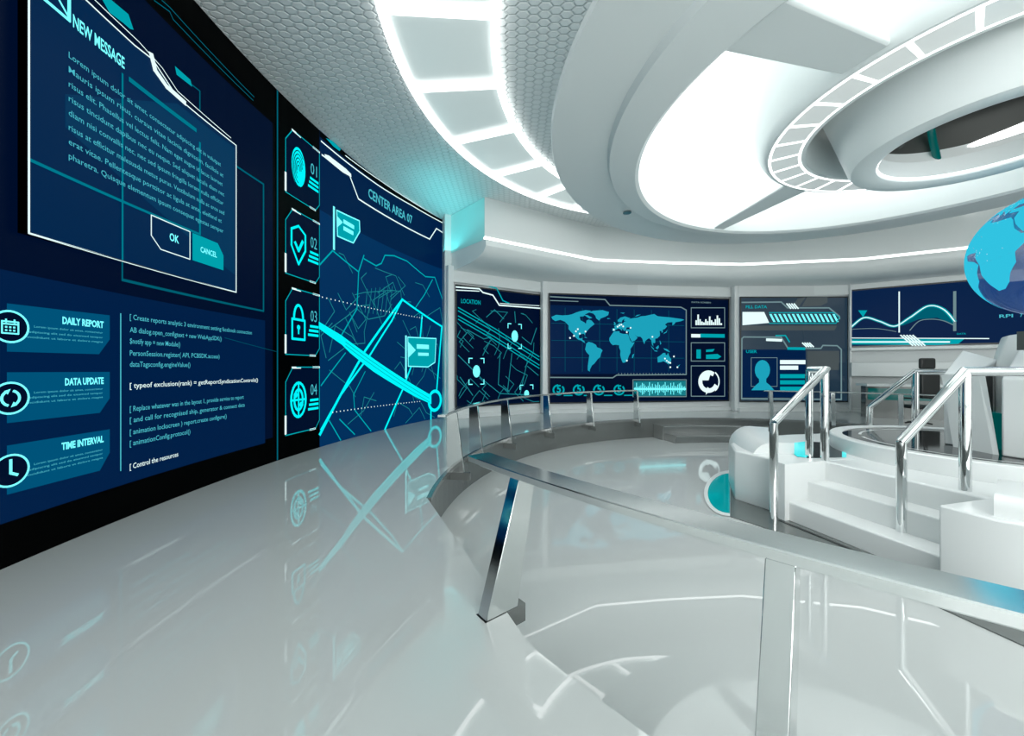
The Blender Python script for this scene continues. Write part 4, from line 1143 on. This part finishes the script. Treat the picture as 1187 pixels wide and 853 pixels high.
bevel(link_bm('pedestal', bm, 'white', ped), .03)
bm = bmesh.new(); lathe(bm, (GC.x, GC.y), [(.30, 2.14), (.28, 2.24), (.12, 2.28), (.10, 2.355), (.01, 2.355)], n=32); smart(link_bm('stem', bm, 'chrome', ped))
bm = bmesh.new()
sp_ = kx(1183, 5.35); box(bm, (sp_[0], sp_[1]-.1, 1.98), (.16, .16, .26)); box(bm, (sp_[0]+.02, sp_[1]-.1, 2.2), (.05, .05, .25)); link_bm('stand_sensor', bm, 'darkmet', ped)

globe = thing('globe', 'large glowing blue glass globe with bright cyan continents', 'globe', tuple(GC))
bm = bmesh.new(); bmesh.ops.create_uvsphere(bm, u_segments=64, v_segments=40, radius=GR, matrix=__import__('mathutils').Matrix.Translation(GC))
smart(link_bm('glass_shell', bm, 'shell', globe), 80)
view = atan2(-GC.y, -GC.x)        # direction from globe towards the viewer
LON0 = 65.
def gp(lo, la, r):
    a = view+RAD(lo-LON0); la = RAD(la)
    return GC+Vector((cos(a)*cos(la), sin(a)*cos(la), sin(la)))*r
bm = bmesh.new()
def stri(a, b, c, d=0):
    L = max(hypot(a[0]-b[0], a[1]-b[1]), hypot(c[0]-b[0], c[1]-b[1]), hypot(a[0]-c[0], a[1]-c[1]))
    if L > 7 and d < 6:
        m = lambda p, q: ((p[0]+q[0])/2, (p[1]+q[1])/2)
        ab, bc, ca = m(a, b), m(b, c), m(c, a)
        for t_ in ((a, ab, ca), (ab, b, bc), (ca, bc, c), (ab, bc, ca)): stri(*t_, d+1)
        return
    face(bm, [bm.verts.new(gp(*p, GR*1.006)) for p in (a, b, c)])
for key, pl in list(LAND.items())+[('antarctica', [(-180, -72), (-120, -74), (-60, -66), (0, -70), (60, -67), (120, -66), (180, -72), (180, -88), (-180, -88)])]:
    bm = bmesh.new()
    dl = {'south_america': 47, 'north_america': 38, 'cuba': 38, 'baffin': 38, 'greenland': 18}.get(key, 0)
    pl = [(x+dl, y) for x, y in pl]
    for a, b, c in tessellate_polygon([[Vector((x, y, 0)) for x, y in pl]]): stri(pl[a], pl[b], pl[c])
    bmesh.ops.remove_doubles(bm, verts=bm.verts, dist=1e-5)
    link_bm('landmass', bm, 'gland', globe)
bm = bmesh.new()
rg = random.Random(5)
for i in range(150):
    lo, la = rg.choice([(15, 48), (25, 40), (80, 25), (-75, 38), (-48, -15), (110, 30), (30, 55), (10, 5)]); lo += rg.gauss(0, 9); la += rg.gauss(0, 7)
    p = gp(lo, la, GR*1.012); n_ = (p-GC).normalized(); s = n_.cross(Vector((0, 0, 1))).normalized()*.006; u = n_.cross(s).normalized()*.006
    face(bm, [bm.verts.new(p+s), bm.verts.new(p+u), bm.verts.new(p-s), bm.verts.new(p-u)])
link_bm('city_lights', bm, 'wl', globe)['kind'] = 'stuff'

# ------------------------------------------------------------------ desk and chair under the wave chart
dk = thing('control_desk', 'long low desk with a dark teal glass front under the wave chart display', 'desk', (13.0, 11.9, 0))
DD = Flat((11.5, 12.65), (15.4, 11.0), 0)
def fb(bm, u0, u1, z0, z1, d0, d1):
    a, b, c, e = DD.P(u0, 0, d0), DD.P(u1, 0, d0), DD.P(u1, 0, d1), DD.P(u0, 0, d1); prism(bm, [(a.x, a.y), (e.x, e.y), (c.x, c.y), (b.x, b.y)], z0, z1)
bm = bmesh.new(); fb(bm, 0, 4, 1.02, 1.10, -.1, .7); bmesh.ops.recalc_face_normals(bm, faces=bm.faces); link_bm('desk_top', bm, 'cove', dk)
bm = bmesh.new(); fb(bm, .1, 3.9, .0, 1.02, 0, .35); bmesh.ops.recalc_face_normals(bm, faces=bm.faces); link_bm('desk_body', bm, 'riser', dk)
bm = bmesh.new(); fb(bm, .15, 3.8, .58, .95, .35, .38); bmesh.ops.recalc_face_normals(bm, faces=bm.faces); link_bm('glass_front', bm, 'tealdark', dk)
ch = thing('office_chair', 'black high backed office chair standing at the desk', 'chair', (*kx(1064, 10.6), 0))
cx, cy = kx(1064, 10.6)
def cbox(name, c, s, m='blackgloss', bv=.04):
    bm = bmesh.new(); box(bm, c, s); return bevel(link_bm(name, bm, m, ch), bv, 3)
M['blackfab'] = mat('black_leather', (.012, .013, .013), .4, 0, .5)
cbox('seat', (cx, cy, .52), (.52, .50, .10), 'blackfab'); cbox('backrest', (cx+.06, cy-.24, 1.10), (.52, .10, .66), 'blackfab'); cbox('headrest', (cx-.03, cy-.26, 1.72), (.42, .10, .30), 'blackfab', .05)
cbox('back_support', (cx, cy-.20, 1.50), (.08, .05, .30), 'tread', .01)
bm = bmesh.new(); tube(bm, [(cx, cy, .08), (cx, cy, .5)], .035); smart(link_bm('gas_column', bm, 'tread', ch))
bm = bmesh.new()
for k in range(5):
    a = 2*pi*k/5+.3; tube(bm, [(cx, cy, .12), (cx+.28*cos(a), cy+.28*sin(a), .06)], .022, 8)
smart(link_bm('star_base', bm, 'blackfab', ch))
for sx in (-1, 1): cbox('armrest', (cx+sx*.29, cy-.02, .76), (.06, .30, .04), 'blackfab', .015)
# ================================================================== LIGHT
def area(name, loc, size, power, col=(1, 1, 1), rot=(0, 0, 0), sy=None):
    L = bpy.data.lights.new(name, 'AREA'); L.energy = power; L.color = col; L.size = size
    if sy: L.shape = 'RECTANGLE'; L.size_y = sy
    o = bpy.data.objects.new(name, L); COL.objects.link(o); o.location = loc; o.rotation_euler = rot
    return o
area('skylight_lamp', (6.1, 5.4, 7.4), 6.5, 1150, (.97, 1, .995))
area('rear_fill', (3, -7.5, 3.4), 9, 650, (.97, 1, .995), (RAD(100), 0, 0), 5)  # added fill lamp, unseen behind the camera, brightens the whole room
area('map_wall_glow', (-2.0, 10.6, 5.3), .6, 15, (.1, .95, 1.), (RAD(180), 0, 0), 3.0)  # unseen cyan lamp added for the map screen's glow on the ceiling
w = bpy.data.worlds.new('world'); SC.world = w; w.use_nodes = True
bg = w.node_tree.nodes['Background']; bg.inputs[0].default_value = (.93, .98, .97, 1); bg.inputs[1].default_value = 2.15

# ================================================================== CAMERA
cam = bpy.data.cameras.new('camera'); co = bpy.data.objects.new('camera', cam); COL.objects.link(co)
cam.sensor_width = 36; cam.lens = F*36/1187; cam.clip_start = .05; cam.clip_end = 200
co.location = (0, 0, H); co.rotation_euler = (RAD(90), 0, 0)
SC.camera = co
SC.view_settings.view_transform = 'Standard'
SC.view_settings.look = 'None'
SC.cycles.max_bounces = 8
SC.cycles.sample_clamp_indirect = 6
